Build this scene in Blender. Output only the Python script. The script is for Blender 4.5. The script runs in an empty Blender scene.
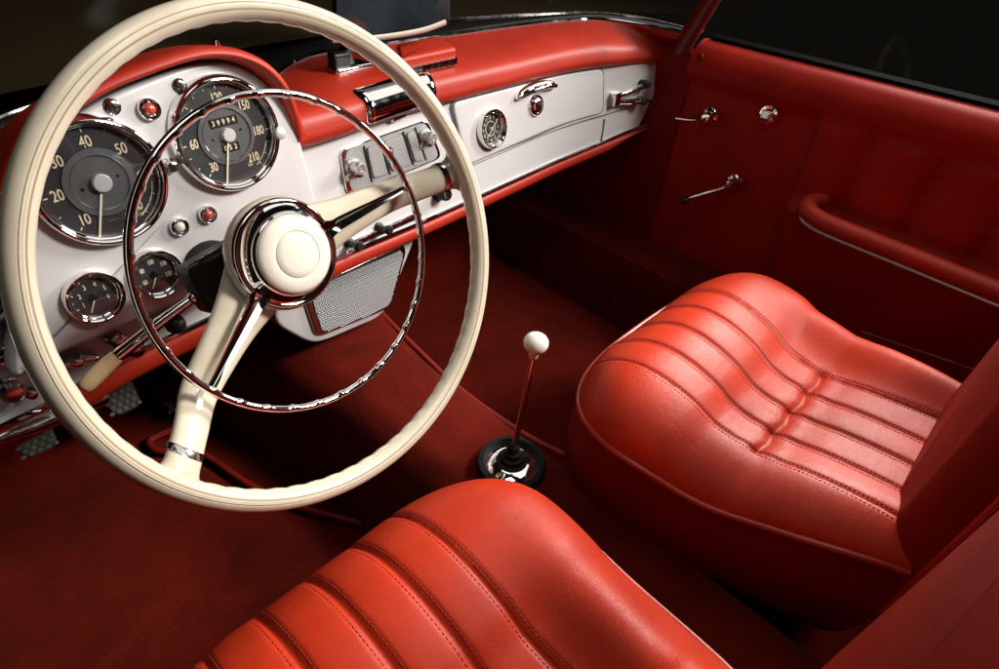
import bpy, math, random
from mathutils import Vector, Matrix
random.seed(7)
SC = bpy.context.scene
COL = SC.collection
R_ = math.radians
PI = math.pi

# ------------------------------------------------------------------ camera
# focal length and orientation solved from the vanishing points of the car's
# lateral (x) and lengthwise (y) directions; metres, z = 0 on the floor pan
IW, IH = 999.0, 669.0
F_PX = 599.2149
AX = Vector((700.5, -414.5, F_PX)).normalized()
AY = Vector((-839.5, -552.5, F_PX)).normalized()
AZ = AX.cross(AY)
CAM = Vector((0.0, 0.0, 0.9))

def ray(px, py):
    d = Vector((px - IW / 2, py - IH / 2, F_PX))
    return Vector((AX.dot(d), AY.dot(d), AZ.dot(d)))

def on(px, py, axis, val):
    """point of the picture lying on the plane x / y / z = val"""
    d = ray(px, py)
    k = 'xyz'.index(axis)
    return CAM + d * ((val - CAM[k]) / d[k])

cam_data = bpy.data.cameras.new('camera')
cam_data.sensor_width = 36
cam_data.lens = 36 * F_PX / IW
cam_data.clip_start = 0.02
cam_data.clip_end = 200
cam = bpy.data.objects.new('camera', cam_data)
COL.objects.link(cam)
rx = Vector((AX.x, AY.x, AZ.x)); ry = -Vector((AX.y, AY.y, AZ.y)); rz = -Vector((AX.z, AY.z, AZ.z))
mw = Matrix((rx, ry, rz)).transposed().to_4x4()
mw.translation = CAM
cam.matrix_world = mw
SC.camera = cam

# ------------------------------------------------------------------ frames
class Frame:
    def __init__(s, o, n, up=(0, 0, 1)):
        s.o = Vector(o); s.n = Vector(n).normalized()
        s.u = Vector(up).cross(s.n).normalized(); s.v = s.n.cross(s.u)
    def at(s, px, py, h=0.0):
        d = ray(px, py)
        t = ((s.o + s.n * h - CAM).dot(s.n)) / d.dot(s.n)
        w = CAM + d * t - s.o
        return (w.dot(s.u), w.dot(s.v))
    def w(s, u, v, h=0.0):
        return s.o + s.u * u + s.v * v + s.n * h
    def sub(s, u, v, h=0.0, rot=0.0):
        f = Frame(s.w(u, v, h), s.n)
        f.u = s.u * math.cos(rot) + s.v * math.sin(rot)
        f.v = s.n.cross(f.u)
        return f

def nrm(tilt, yaw):
    return Vector((math.sin(yaw) * math.cos(tilt), -math.cos(yaw) * math.cos(tilt), math.sin(tilt)))

def lerp(a, b, t): return a + (b - a) * t
def sstep(a, b, x):
    t = max(0, min(1, (x - a) / (b - a))); return t * t * (3 - 2 * t)
def interp(tab, x):
    """smooth (cosine-free, monotone-ish cubic) table lookup"""
    if x <= tab[0][0]: return tab[0][1]
    if x >= tab[-1][0]: return tab[-1][1]
    for i in range(len(tab) - 1):
        if tab[i][0] <= x <= tab[i + 1][0]:
            x0, y0 = tab[i]; x1, y1 = tab[i + 1]
            m = lambda j: (tab[min(j + 1, len(tab) - 1)][1] - tab[max(j - 1, 0)][1]) / (tab[min(j + 1, len(tab) - 1)][0] - tab[max(j - 1, 0)][0])
            h = x1 - x0; t = (x - x0) / h
            return ((2*t**3 - 3*t*t + 1) * y0 + (t**3 - 2*t*t + t) * h * m(i) + (-2*t**3 + 3*t*t) * y1 + (t**3 - t*t) * h * m(i + 1))
def spline(pts, n, closed=False):
    """Catmull-Rom through points (tuples or Vectors), n samples per span"""
    P = [Vector(p) for p in pts]; out = []
    N = len(P); spans = N if closed else N - 1
    for i in range(spans):
        g = (lambda k: P[k % N]) if closed else (lambda k: P[max(0, min(N - 1, k))])
        a, b, c, d = g(i - 1), g(i), g(i + 1), g(i + 2)
        for k in range(n):
            t = k / n
            out.append(0.5 * ((2 * b) + (c - a) * t + (2 * a - 5 * b + 4 * c - d) * t * t + (3 * b - a - 3 * c + d) * t ** 3))
    if not closed: out.append(P[-1])
    return out
def roundpoly(c, r, n=6):
    """2-D polygon with rounded corners"""
    out = []; N = len(c)
    rr = r if isinstance(r, (list, tuple)) else [r] * N
    for i in range(N):
        p0, p1, p2 = Vector(c[i - 1]), Vector(c[i]), Vector(c[(i + 1) % N])
        a = p1 + (p0 - p1).normalized() * min(rr[i], (p0 - p1).length * .49)
        b = p1 + (p2 - p1).normalized() * min(rr[i], (p2 - p1).length * .49)
        for k in range(n + 1):
            t = k / n
            out.append(tuple(a * (1 - t) ** 2 + p1 * 2 * t * (1 - t) * .92 + (a + b) * .5 * 2 * t * (1 - t) * .08 + b * t * t))
    return out
def densify(poly, step):
    out = []; N = len(poly)
    for i in range(N):
        a, b = Vector(poly[i]), Vector(poly[(i + 1) % N])
        k = max(1, int((b - a).length / step))
        for j in range(k): out.append(tuple(a.lerp(b, j / k)))
    return out

# ------------------------------------------------------------------ meshes
class MB:
    def __init__(s): s.v = []; s.f = []; s.m = []
    def add(s, vs, fs, mi=0):
        o = len(s.v); s.v += [Vector(p) for p in vs]
        s.f += [tuple(i + o for i in f) for f in fs]; s.m += [mi] * len(fs)
    def grid(s, rows, cu=False, cv=False, mi=0):
        """rows: list of equal-length point lists"""
        nr, nc = len(rows), len(rows[0]); o = len(s.v)
        for r in rows: s.v += [Vector(p) for p in r]
        for i in range(nr if cv else nr - 1):
            for j in range(nc if cu else nc - 1):
                a, b = i, (i + 1) % nr; c, d = j, (j + 1) % nc
                s.f.append((o + a * nc + c, o + a * nc + d, o + b * nc + d, o + b * nc + c)); s.m.append(mi)
    def tube(s, path, r, seg=12, closed=False, caps=True, sx=1.0, up=None, mi=0):
        path = [Vector(p) for p in path]; N = len(path)
        rad = r if callable(r) else (lambda i: r[i] if isinstance(r, (list, tuple)) else r)
        rows = []; n = None
        for i in range(N):
            if closed: t = path[(i + 1) % N] - path[i - 1]
            else: t = path[min(N - 1, i + 1)] - path[max(0, i - 1)]
            if t.length < 1e-9: t = Vector((0, 0, 1))
            t.normalize()
            if up is not None: n = Vector(up) - t * Vector(up).dot(t)
            elif n is None: n = t.orthogonal()
            else: n = n - t * n.dot(t)
            n.normalize(); b = t.cross(n)
            rows.append([path[i] + (n * math.cos(2 * PI * k / seg) + b * math.sin(2 * PI * k / seg) * sx) * rad(i) for k in range(seg)])
        s.grid(rows, cu=True, cv=closed, mi=mi)
        if caps and not closed:
            for row, rev in ((rows[0], True), (rows[-1], False)):
                c = sum(row, Vector()) / seg; o = len(s.v); s.v += [Vector(p) for p in row] + [c]
                for k in range(seg):
                    f = (o + k, o + (k + 1) % seg, o + seg); s.f.append(f[::-1] if rev else f); s.m.append(mi)
    def lathe(s, F, prof, seg=48, u=0.0, v=0.0, mi=0, mis=None):
        """profile [(r, h)] turned about the frame's normal through (u, v)"""
        rows = []
        for r, h in prof:
            rows.append([F.w(u + r * math.cos(2 * PI * k / seg), v + r * math.sin(2 * PI * k / seg), h) for k in range(seg)])
        s.grid(rows, cu=True, mi=mi)
        if mis:
            base = len(s.m) - (len(prof) - 1) * seg
            for i, q in enumerate(mis):
                for k in range(seg): s.m[base + i * seg + k] = q
    def slab(s, out, S, h0, h1, bev=0.002, dome=0.0, nb=4, rings=(.7, .4, .15), mi=0):
        """rounded plate: closed 2-D outline on a surface S(a, b, h)"""
        P = [Vector(p) for p in out]; N = len(P)
        area = sum(P[i - 1].x * P[i].y - P[i].x * P[i - 1].y for i in range(N))
        if area < 0: P = P[::-1]
        nr = []
        for i in range(N):
            t = (P[(i + 1) % N] - P[i - 1]);
            nr.append(Vector((-t.y, t.x)).normalized() if t.length > 1e-9 else Vector((0, 0)))
        c = sum(P, Vector((0, 0))) / N
        rows = [[S(p.x, p.y, h0) for p in P]]
        for k in range(nb + 1):
            a = PI / 2 * k / nb
            ins = bev * (1 - math.cos(a)); hh = h1 - bev + bev * math.sin(a)
            rows.append([S(p.x + q.x * ins, p.y + q.y * ins, hh) for p, q in zip(P, nr)])
        Q = [p + q * bev for p, q in zip(P, nr)]
        for g in rings:
            rows.append([S(*(c.lerp(p, g)), h1 + dome * (1 - g * g)) for p in Q])
        s.grid(rows, cu=True, mi=mi)
        o = len(s.v); s.v += [Vector(p) for p in rows[-1]] + [Vector(S(c.x, c.y, h1 + dome))]
        for k in range(N): s.f.append((o + k, o + (k + 1) % N, o + N)); s.m.append(mi)
    def box(s, o, ux, uy, uz, mi=0):
        o, ux, uy, uz = map(Vector, (o, ux, uy, uz))
        vs = [o + ux * a + uy * b + uz * c for c in (-.5, .5) for b in (-.5, .5) for a in (-.5, .5)]
        s.add(vs, [(0, 2, 3, 1), (4, 5, 7, 6), (0, 1, 5, 4), (2, 6, 7, 3), (0, 4, 6, 2), (1, 3, 7, 5)], mi)
    def ball(s, c, r, seg=16, sc=(1, 1, 1)):
        c = Vector(c)
        rows = [[c + Vector((sc[0] * r * math.sin(a) * math.cos(b), sc[1] * r * math.sin(a) * math.sin(b), sc[2] * r * math.cos(a)))
                 for b in [2 * PI * k / seg for k in range(seg)]] for a in [PI * i / (seg // 2) for i in range(seg // 2 + 1)]]
        s.grid(rows, cu=True)
    def build(s, name, mat, parent=None, sharp=38, flip=False):
        loc = WORLD.get(parent.name, Vector()) if parent else Vector()
        o_ = sum(s.v, Vector()) / max(1, len(s.v))
        me = bpy.data.meshes.new(name)
        me.from_pydata([p - o_ for p in s.v], [], s.f)
        mats = mat if isinstance(mat, (list, tuple)) else [mat]
        for m in mats: me.materials.append(m)
        me.polygons.foreach_set('material_index', s.m)
        me.polygons.foreach_set('use_smooth', [True] * len(s.f))
        me.validate()
        import bmesh
        bm = bmesh.new(); bm.from_mesh(me)
        bmesh.ops.remove_doubles(bm, verts=bm.verts, dist=1e-6)
        bmesh.ops.recalc_face_normals(bm, faces=bm.faces)
        if flip: bmesh.ops.reverse_faces(bm, faces=bm.faces)
        bm.to_mesh(me); bm.free()
        if sharp: me.set_sharp_from_angle(angle=R_(sharp))
        ob = bpy.data.objects.new(name, me); COL.objects.link(ob)
        if parent: ob.parent = parent
        ob.location = o_ - loc
        WORLD[ob.name] = o_
        return ob
WORLD = {}

def thing(name, label, cat, loc=(0, 0, 0), group=None):
    o = bpy.data.objects.new(name, None); COL.objects.link(o)
    o.empty_display_size = .05; o.location = loc; WORLD[o.name] = Vector(loc)
    o['label'] = label; o['category'] = cat
    if group: o['group'] = group
    return o
def tag(o, label, cat, group=None):
    o['label'] = label; o['category'] = cat
    if group: o['group'] = group
    return o
def structure(o): o['kind'] = 'structure'; return o

_txt = {}
def text_geo(s):
    if s in _txt: return _txt[s]
    cu = bpy.data.curves.new('t', 'FONT'); cu.body = s; cu.size = 1.0; cu.align_x = 'CENTER'; cu.align_y = 'CENTER'; cu.resolution_u = 3
    ob = bpy.data.objects.new('t', cu); COL.objects.link(ob)
    dg = bpy.context.evaluated_depsgraph_get(); dg.update()
    me = bpy.data.meshes.new_from_object(ob.evaluated_get(dg))
    g = ([(v.co.x, v.co.y) for v in me.vertices], [tuple(p.vertices) for p in me.polygons])
    bpy.data.objects.remove(ob); bpy.data.curves.remove(cu); bpy.data.meshes.remove(me)
    xs = [a for a, b in g[0]]; ys = [b for a, b in g[0]]
    cx, cy = (min(xs) + max(xs)) / 2, (min(ys) + max(ys)) / 2
    _txt[s] = ([(a - cx, b - cy) for a, b in g[0]], g[1]); return _txt[s]
def put_text(mb, F, s, u, v, size, h, rot=0, sx=.8, bold=0.0, mi=0):
    vs, fs = text_geo(s); c, q = math.cos(rot), math.sin(rot)
    for dx, dy in ((0, 0), (bold, 0), (0, bold)) if bold else ((0, 0),):
        mb.add([F.w(u + (x * sx * size + dx) * c - (y * size + dy) * q, v + (x * sx * size + dx) * q + (y * size + dy) * c, h + dx * .05 + dy * .08) for x, y in vs], fs, mi)
# ------------------------------------------------------------------ materials
def new_mat(name):
    m = bpy.data.materials.new(name); m.use_nodes = True
    nt = m.node_tree; b = nt.nodes['Principled BSDF']
    return m, nt, b
def N(nt, t, **kw):
    n = nt.nodes.new(t)
    for k, v in kw.items():
        if k in n.inputs: n.inputs[k].default_value = v
        else: setattr(n, k, v)
    return n
def coords(nt): return N(nt, 'ShaderNodeTexCoord').outputs['Object']
def noise(nt, vec, scale, detail=4, rough=.55):
    n = N(nt, 'ShaderNodeTexNoise', Scale=scale, Detail=detail, Roughness=rough); nt.links.new(vec, n.inputs['Vector']); return n
def ramp(nt, fac, stops):
    r = N(nt, 'ShaderNodeValToRGB'); e = r.color_ramp.elements
    while len(e) < len(stops): e.new(.5)
    for el, (p, c) in zip(e, stops): el.position = p; el.color = (*c, 1) if len(c) == 3 else c
    nt.links.new(fac, r.inputs['Fac']); return r.outputs['Color']
def maprange(nt, fac, a, b, lo, hi):
    n = N(nt, 'ShaderNodeMapRange'); n.inputs[1].default_value = a; n.inputs[2].default_value = b; n.inputs[3].default_value = lo; n.inputs[4].default_value = hi
    nt.links.new(fac, n.inputs[0]); return n.outputs[0]
def bump(nt, height, strength, dist, prev=None):
    n = N(nt, 'ShaderNodeBump', Strength=strength, Distance=dist); nt.links.new(height, n.inputs['Height'])
    if prev: nt.links.new(prev, n.inputs['Normal'])
    return n.outputs['Normal']

def plain(name, col, rough=.4, metal=0.0, coat=0.0, spec=.5, var=0.0, rvar=.0, vscale=30):
    m, nt, b = new_mat(name)
    b.inputs['Base Color'].default_value = (*col, 1); b.inputs['Roughness'].default_value = rough
    b.inputs['Metallic'].default_value = metal; b.inputs['Coat Weight'].default_value = coat; b.inputs['Coat Roughness'].default_value = .04
    b.inputs['Specular IOR Level'].default_value = spec
    if var or rvar:
        n = noise(nt, coords(nt), vscale, 6, .6)
        if var:
            d = tuple(c * (1 - var) for c in col); l = tuple(min(1, c * (1 + var)) for c in col)
            nt.links.new(ramp(nt, n.outputs['Fac'], [(.3, d), (.7, l)]), b.inputs['Base Color'])
        if rvar: nt.links.new(maprange(nt, n.outputs['Fac'], .3, .7, max(.02, rough - rvar), rough + rvar), b.inputs['Roughness'])
    return m

def leather(name, col, rough=.36, grain=.12, spec=.5, wrinkle=.09):
    m, nt, b = new_mat(name); co = coords(nt)
    big = noise(nt, co, 9, 5, .6)
    dark = tuple(c * .80 for c in col); lite = tuple(c * 1.12 for c in col)
    nt.links.new(ramp(nt, big.outputs['Fac'], [(.3, dark), (.72, lite)]), b.inputs['Base Color'])
    fine = noise(nt, co, 260, 3, .6)
    nt.links.new(maprange(nt, fine.outputs['Fac'], .3, .7, rough - .05, rough + .07), b.inputs['Roughness'])
    v = N(nt, 'ShaderNodeTexVoronoi', feature='DISTANCE_TO_EDGE', Scale=720.0); nt.links.new(co, v.inputs['Vector'])
    e = maprange(nt, v.outputs['Distance'], 0, .18, 0, 1)
    n1 = bump(nt, e, grain, .0006)
    # long soft creases
    mp = N(nt, 'ShaderNodeMapping'); mp.inputs['Scale'].default_value = (1.0, 2.6, 1.0); mp.inputs['Rotation'].default_value = (0, 0, .5); nt.links.new(co, mp.inputs['Vector'])
    w = noise(nt, mp.outputs['Vector'], 26, 5, .62); w.inputs['Distortion'].default_value = 1.2
    n2 = bump(nt, w.outputs['Fac'], wrinkle, .004, n1)
    # sparse sharp creases
    c1 = noise(nt, mp.outputs['Vector'], 11, 3, .55); c1.inputs['Distortion'].default_value = 2.2
    rid = N(nt, 'ShaderNodeMath', operation='SUBTRACT'); nt.links.new(c1.outputs['Fac'], rid.inputs[0]); rid.inputs[1].default_value = .5
    ab = N(nt, 'ShaderNodeMath', operation='ABSOLUTE'); nt.links.new(rid.outputs[0], ab.inputs[0])
    line = maprange(nt, ab.outputs[0], 0, .05, 0, 1)
    msk = noise(nt, co, 6, 2, .5); mk = maprange(nt, msk.outputs['Fac'], .46, .62, 0, 1)
    n3 = N(nt, 'ShaderNodeBump', Distance=.0011); nt.links.new(line, n3.inputs['Height'])
    ms = N(nt, 'ShaderNodeMath', operation='MULTIPLY'); nt.links.new(mk, ms.inputs[0]); ms.inputs[1].default_value = wrinkle * 1.1
    nt.links.new(ms.outputs[0], n3.inputs['Strength']); nt.links.new(n2, n3.inputs['Normal'])
    nt.links.new(n3.outputs['Normal'], b.inputs['Normal'])
    b.inputs['Specular IOR Level'].default_value = spec
    return m

def carpet(name, col):
    m, nt, b = new_mat(name); co = coords(nt)
    big = noise(nt, co, 7, 5, .65); big.inputs['Distortion'].default_value = .8
    fine = noise(nt, co, 420, 3, .7)
    mx = N(nt, 'ShaderNodeMath', operation='MULTIPLY'); nt.links.new(big.outputs['Fac'], mx.inputs[0]); nt.links.new(fine.outputs['Fac'], mx.inputs[1])
    nt.links.new(ramp(nt, mx.outputs[0], [(.14, tuple(c * .55 for c in col)), (.42, tuple(c * 1.5 for c in col))]), b.inputs['Base Color'])
    b.inputs['Roughness'].default_value = 1.0; b.inputs['Specular IOR Level'].default_value = .1
    b.inputs['Sheen Weight'].default_value = .25; b.inputs['Sheen Roughness'].default_value = .5; b.inputs['Sheen Tint'].default_value = (.9, .2, .1, 1)
    mid = noise(nt, co, 60, 4, .7); n1 = bump(nt, fine.outputs['Fac'], .35, .0015); n2 = bump(nt, mid.outputs['Fac'], .25, .006, n1)
    nt.links.new(n2, b.inputs['Normal']); return m

def paint(name, col):
    m, nt, b = new_mat(name); co = coords(nt)
    fl = noise(nt, co, 1400, 2, .5)
    nt.links.new(ramp(nt, fl.outputs['Fac'], [(.3, tuple(c * .93 for c in col)), (.7, tuple(min(1, c * 1.04) for c in col))]), b.inputs['Base Color'])
    b.inputs['Metallic'].default_value = .15; b.inputs['Roughness'].default_value = .42
    b.inputs['Coat Weight'].default_value = .35; b.inputs['Coat Roughness'].default_value = .12
    o = noise(nt, co, 90, 3, .5); nt.links.new(bump(nt, o.outputs['Fac'], .03, .002), b.inputs['Normal'])
    return m

def hatch_metal(name, col, scale, ang=.78):
    """finely knurled silver plate"""
    m, nt, b = new_mat(name); co = coords(nt)
    hs = []
    for a in (ang, -ang):
        mp = N(nt, 'ShaderNodeMapping'); mp.inputs['Rotation'].default_value = (0, a, 0); nt.links.new(co, mp.inputs['Vector'])
        w = N(nt, 'ShaderNodeTexWave', Scale=scale); w.bands_direction = 'X'; nt.links.new(mp.outputs['Vector'], w.inputs['Vector']); hs.append(w.outputs['Fac'])
    mn = N(nt, 'ShaderNodeMath', operation='MULTIPLY'); nt.links.new(hs[0], mn.inputs[0]); nt.links.new(hs[1], mn.inputs[1])
    nt.links.new(ramp(nt, mn.outputs[0], [(.02, tuple(c * .45 for c in col)), (.3, col)]), b.inputs['Base Color'])
    b.inputs['Metallic'].default_value = .6; b.inputs['Roughness'].default_value = .38
    nt.links.new(bump(nt, mn.outputs[0], .7, .0012), b.inputs['Normal']); return m

def glass_mat(name, tint=(1, 1, 1), refl=1.0):
    m = bpy.data.materials.new(name); m.use_nodes = True; nt = m.node_tree; nt.nodes.clear()
    out = N(nt, 'ShaderNodeOutputMaterial'); mix = N(nt, 'ShaderNodeMixShader'); lw = N(nt, 'ShaderNodeLayerWeight', Blend=.5)
    pw = N(nt, 'ShaderNodeMath', operation='POWER'); nt.links.new(lw.outputs['Facing'], pw.inputs[0]); pw.inputs[1].default_value = 5
    fr = N(nt, 'ShaderNodeMath', operation='MULTIPLY_ADD'); nt.links.new(pw.outputs[0], fr.inputs[0]); fr.inputs[1].default_value = .95; fr.inputs[2].default_value = .045
    tr = N(nt, 'ShaderNodeBsdfTransparent'); tr.inputs['Color'].default_value = (*tint, 1)
    gl = N(nt, 'ShaderNodeBsdfGlossy'); gl.inputs['Roughness'].default_value = .015; gl.inputs['Color'].default_value = (refl, refl, refl, 1)
    nt.links.new(fr.outputs[0], mix.inputs[0]); nt.links.new(tr.outputs[0], mix.inputs[1]); nt.links.new(gl.outputs[0], mix.inputs[2]); nt.links.new(mix.outputs[0], out.inputs['Surface'])
    return m

RED = (.49, .030, .007)
M = dict(
    leather=leather('red_leather', RED, .43, .18, .22, .12),
    leather_dash=leather('red_dash_leather', (.40, .022, .007), .45, .12, .4, .04),
    leather_shaded=leather('red_shaded_leather', (.20, .008, .0025), .6, .12, .13, .05),  # same red leather with shade put into its colour, for skirts and backrests
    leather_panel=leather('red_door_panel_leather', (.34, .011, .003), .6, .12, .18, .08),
    satin=plain('satin_chrome', (.68, .67, .66), .28, .8, rvar=.06, vscale=120),
    piping=plain('red_piping', (.42, .03, .012), .35, var=.15, vscale=200),
    stitch=plain('red_thread', (.30, .016, .007), .7),
    lacquer=plain('red_lacquered_metal', (.45, .026, .010), .3, coat=.3, var=.06),
    carpet=carpet('red_carpet', (.105, .0055, .002)),
    binding=leather('red_carpet_binding', (.22, .010, .005), .5, .1, .4, .05),
    cream=plain('cream_bakelite', (.67, .59, .455), .22, coat=.5, var=.07, rvar=.07, vscale=26),
    ivory=plain('ivory_bakelite', (.80, .74, .64), .2, coat=.6, var=.03),
    groove=plain('brown_grime_in_groove', (.30, .22, .12), .6),
    amber=plain('amber_lever_tip', (.88, .60, .32), .25, coat=.5, var=.05),
    white=paint('silver_white_paint', (.62, .60, .595)),
    gap=plain('shadow_gap', (.10, .095, .09), .8),
    chrome=plain('chrome', (.86, .85, .85), .05, 1.0, rvar=.03, vscale=60),
    dullchrome=plain('dulled_chrome', (.55, .53, .52), .16, 1.0, rvar=.06, vscale=90),
    alu=plain('turned_aluminium', (.75, .75, .75), .35, .45),
    hatch=hatch_metal('knurled_silver_plate', (.42, .41, .40), 105),
    black=plain('black_plastic', (.009, .009, .009), .4, var=.2, spec=.3),
    rubber=plain('black_rubber', (.012, .011, .010), .7, var=.3, rvar=.1, spec=.2),
    dial=plain('black_dial', (.020, .022, .025), .45, var=.25, vscale=25),
    dialgrey=plain('grey_dial_centre', (.085, .090, .094), .42, var=.12, vscale=40),
    mark=plain('cream_dial_print', (.72, .62, .42), .6),
    darkmark=plain('black_dial_print', (.01, .01, .01), .6),
    needle=plain('pale_needle', (.80, .70, .55), .4),
    lens_red=plain('red_lamp_lens', (.50, .07, .05), .12, coat=1.0),
    lens_white=plain('pale_lamp_lens', (.75, .73, .60), .12, coat=1.0),
    glass=glass_mat('clear_glass'),
    dialglass=glass_mat('dial_glass', (.97, .97, .97)),
    sideglass=glass_mat('side_glass', (.92, .92, .92), .06),
    mirror=plain('dark_mirror_glass', (.085, .11, .13), .05, .75, var=.55, vscale=14),
    hood=plain('dark_olive_car_paint', (.024, .016, .005), .6, spec=.15, var=.08, vscale=4),
    darkmetal=plain('dark_steel', (.02, .018, .018), .4, .6),
)
# ------------------------------------------------------------------ setting: floor, tunnel, firewall
def floor_z(x, y):
    z = 0.0
    z += sstep(.98, 1.30, y) * .42                         # toe board
    return z
mb = MB()
xs = [-.45 + .03 * i for i in range(58)]; ys = [-.75 + .03 * i for i in range(72)]
mb.grid([[(x, y, floor_z(x, y) + .003 * math.sin(x * 17 + y * 9)) for x in xs] for y in ys])
structure(mb.build('floor', M['carpet']))

def tunnel_prof(y):
    g = sstep(.55, 1.15, y)
    top = .205 + .14 * g; l = .385 - .10 * g; r = .525 + .03 * g
    return top, l, r
mb = MB(); rows = []
for i in range(70):
    y = -.75 + i * .03
    top, l, r = tunnel_prof(y)
    pr = [(l - .085, -.01), (l - .07, top * .35), (l - .05, top * .62), (l - .03, top * .84), (l + .0, top * .965), (l + .03, top), (l + .06, top + .004),
          (r - .05, top + .002), (r - .024, top - .004), (r - .004, top - .018), (r + .010, top * .80), (r + .03, top * .5), (r + .055, top * .2), (r + .07, -.01)]
    pr = spline([Vector(p) for p in pr], 3)
    rows.append([(p.x, y, p.y) for p in pr])
mb.grid(rows)
structure(mb.build('transmission_tunnel', M['carpet']))

mb = MB()
mb.grid([[(x, 1.36 + .02 * math.sin(x * 5), z) for x in (-.45, 0, .4, .8, 1.3)] for z in (.40, .50, .60)])
structure(mb.build('firewall', M['carpet']))

# bound edges of the carpet pieces
def binding(pts, label, r=.005):
    mb = MB(); mb.tube(spline(pts, 8), r, 8)
    tag(mb.build('carpet_binding', M['binding']), label, 'carpet edging', 'bound edges of the carpets')
binding([on(190, 424, 'z', .01), on(165, 433, 'z', .01), on(150, 441, 'z', .01), on(156, 450, 'z', .01), on(175, 452, 'z', .01), on(204, 455, 'z', .01), on(250, 485, 'z', .01), on(300, 507, 'z', .01), on(366, 525, 'z', .01), on(420, 545, 'z', .01)],
        'stitched red leather edging of the driver floor carpet running under the wheel rim', .006)
binding([on(378, 308, 'x', .522), on(386, 318, 'x', .522), on(420, 352, 'x', .522), on(462, 391, 'x', .522), on(520, 432, 'x', .525), on(565, 455, 'x', .53)],
        'dark red edging along the tunnel ridge beside the tall gear lever')
binding([on(565, 455, 'x', .53), on(590, 478, 'x', .545), on(608, 500, 'x', .56), on(611, 508, 'x', .566), on(606, 516, 'x', .566), on(598, 524, 'x', .56)],
        'rounded corner edging of the tunnel carpet near the passenger seat skirt')
# bonnet beyond the windscreen
mb = MB()
rows = []
for i in range(26):
    y = .93 + i * .05
    rows.append([(x, y + .10 * (1 - ((x - .63) / .95) ** 2) - .1, .655 - .03 * ((x - .63) / .9) ** 2 - .035 * sstep(1.0, 2.2, y) - .10 * sstep(1.75, 2.3, y)) for x in [-.5 + .07 * k for k in range(33)]])
mb.grid(rows)
bon = tag(mb.build('bonnet', M['hood']), 'dark olive bonnet seen through the windscreen behind the wheel rim', 'bonnet')
# ------------------------------------------------------------------ dashboard
TILT, YAW = .19, .055
def FY(x, z):
    y = .665 + .055 * (x - .1)
    if x > .9: y -= .73 * (x - .9) ** 2
    return y + (z - .40) * .2
def FN(x, z):
    e = 1e-3
    return Vector(((FY(x + e, z) - FY(x - e, z)) / (2 * e), -1, (FY(x, z + e) - FY(x, z - e)) / (2 * e))).normalized()
def S(x, z, h=0.0):
    return Vector((x, FY(x, z), z)) + FN(x, z) * h
def fx(px, py, h=0.0):
    """(x, z) on the fascia surface under a picture point"""
    d = ray(px, py); t = 1.0
    for _ in range(30):
        w = CAM + d * t
        g = w.y - FY(w.x, w.z) + h * 1.02
        t -= g / (d.y - .2 * d.z + 1e-9) * .9
    return (w.x, w.z)
def ff(px, py, h=0.0):
    """a frame standing on the fascia under a picture point"""
    x, z = fx(px, py, h)
    return Frame(S(x, z, 0), FN(x, z))
def width(F, px, py, rpx, h=0.0):
    a = F.at(px - rpx, py, h); b = F.at(px + rpx, py, h)
    return math.hypot(a[0] - b[0], a[1] - b[1]) / 2

dash = thing('dashboard', 'silver white dashboard with round gauges and red padded leather top', 'dashboard', (.62, .68, .38))

def tabx(pts, h=0.0): return sorted(fx(px, py, h) for px, py in pts)
# fascia: ruled grid between its upper and lower outline
T_ = tabx([(310, 143), (345, 132), (400, 113), (454, 98.5), (520, 82), (604, 66), (640, 61.5), (660, 62), (672, 63.5), (684, 68)])
B_ = tabx([(0, 425), (51, 400), (119, 360), (235, 305), (339, 256), (415, 224), (480, 195), (560, 159), (601, 142), (646, 124)])
G_ = tabx([(470, 167.8), (604, 116.2), (646, 101.2)], .006)
_sl = (G_[1][1] - G_[0][1]) / (G_[1][0] - G_[0][0])
T_ = [(-.35, T_[0][1]), (-.1, T_[0][1]), (.2, T_[0][1])] + T_; B_ = [(-.35, B_[0][1] - .01)] + B_
G_ = [(x, G_[0][1] + _sl * (x - G_[0][0])) for x in (-.35, .1, .3, .5)] + G_
xeT, xeB = T_[-1][0], B_[-1][0]
mb = MB(); rows = []
NX = 150
for i in range(NX + 1):
    s = i / NX
    col = []
    xT = lerp(-.35, xeT, s); xB = lerp(-.35, xeB, s); xG = lerp(-.35, lerp(xeB, xeT, .35), s)
    zT, zB, zG = interp(T_, xT) + .006, interp(B_, xB) - .004, interp(G_, xG)
    pr = sstep(.58, .66, xG) * .007
    zs = [(xB, zB, 0), (lerp(xB, xG, .5), lerp(zB, zG, .5), .001), (lerp(xB, xG, .97), zG - .0036, -.0005 if pr else 0), (xG, zG - .0008, -.004 if pr else 0), (xG, zG + .0006, pr * .6), (xG, zG + .002, pr * .93), (xG, zG + .006, pr),
          (lerp(xG, xT, .4), lerp(zG, zT, .4), pr), (lerp(xG, xT, .7), lerp(zG, zT, .7), pr), (xT, zT, pr), (xT, zT + .012, -.02)]
    endc = -.02 * sstep(.985, 1.0, s)
    rows.append([S(x, z, h + endc) for x, z, h in zs])
mb.grid(rows); mb.build('fascia', M['white'], dash)

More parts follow.
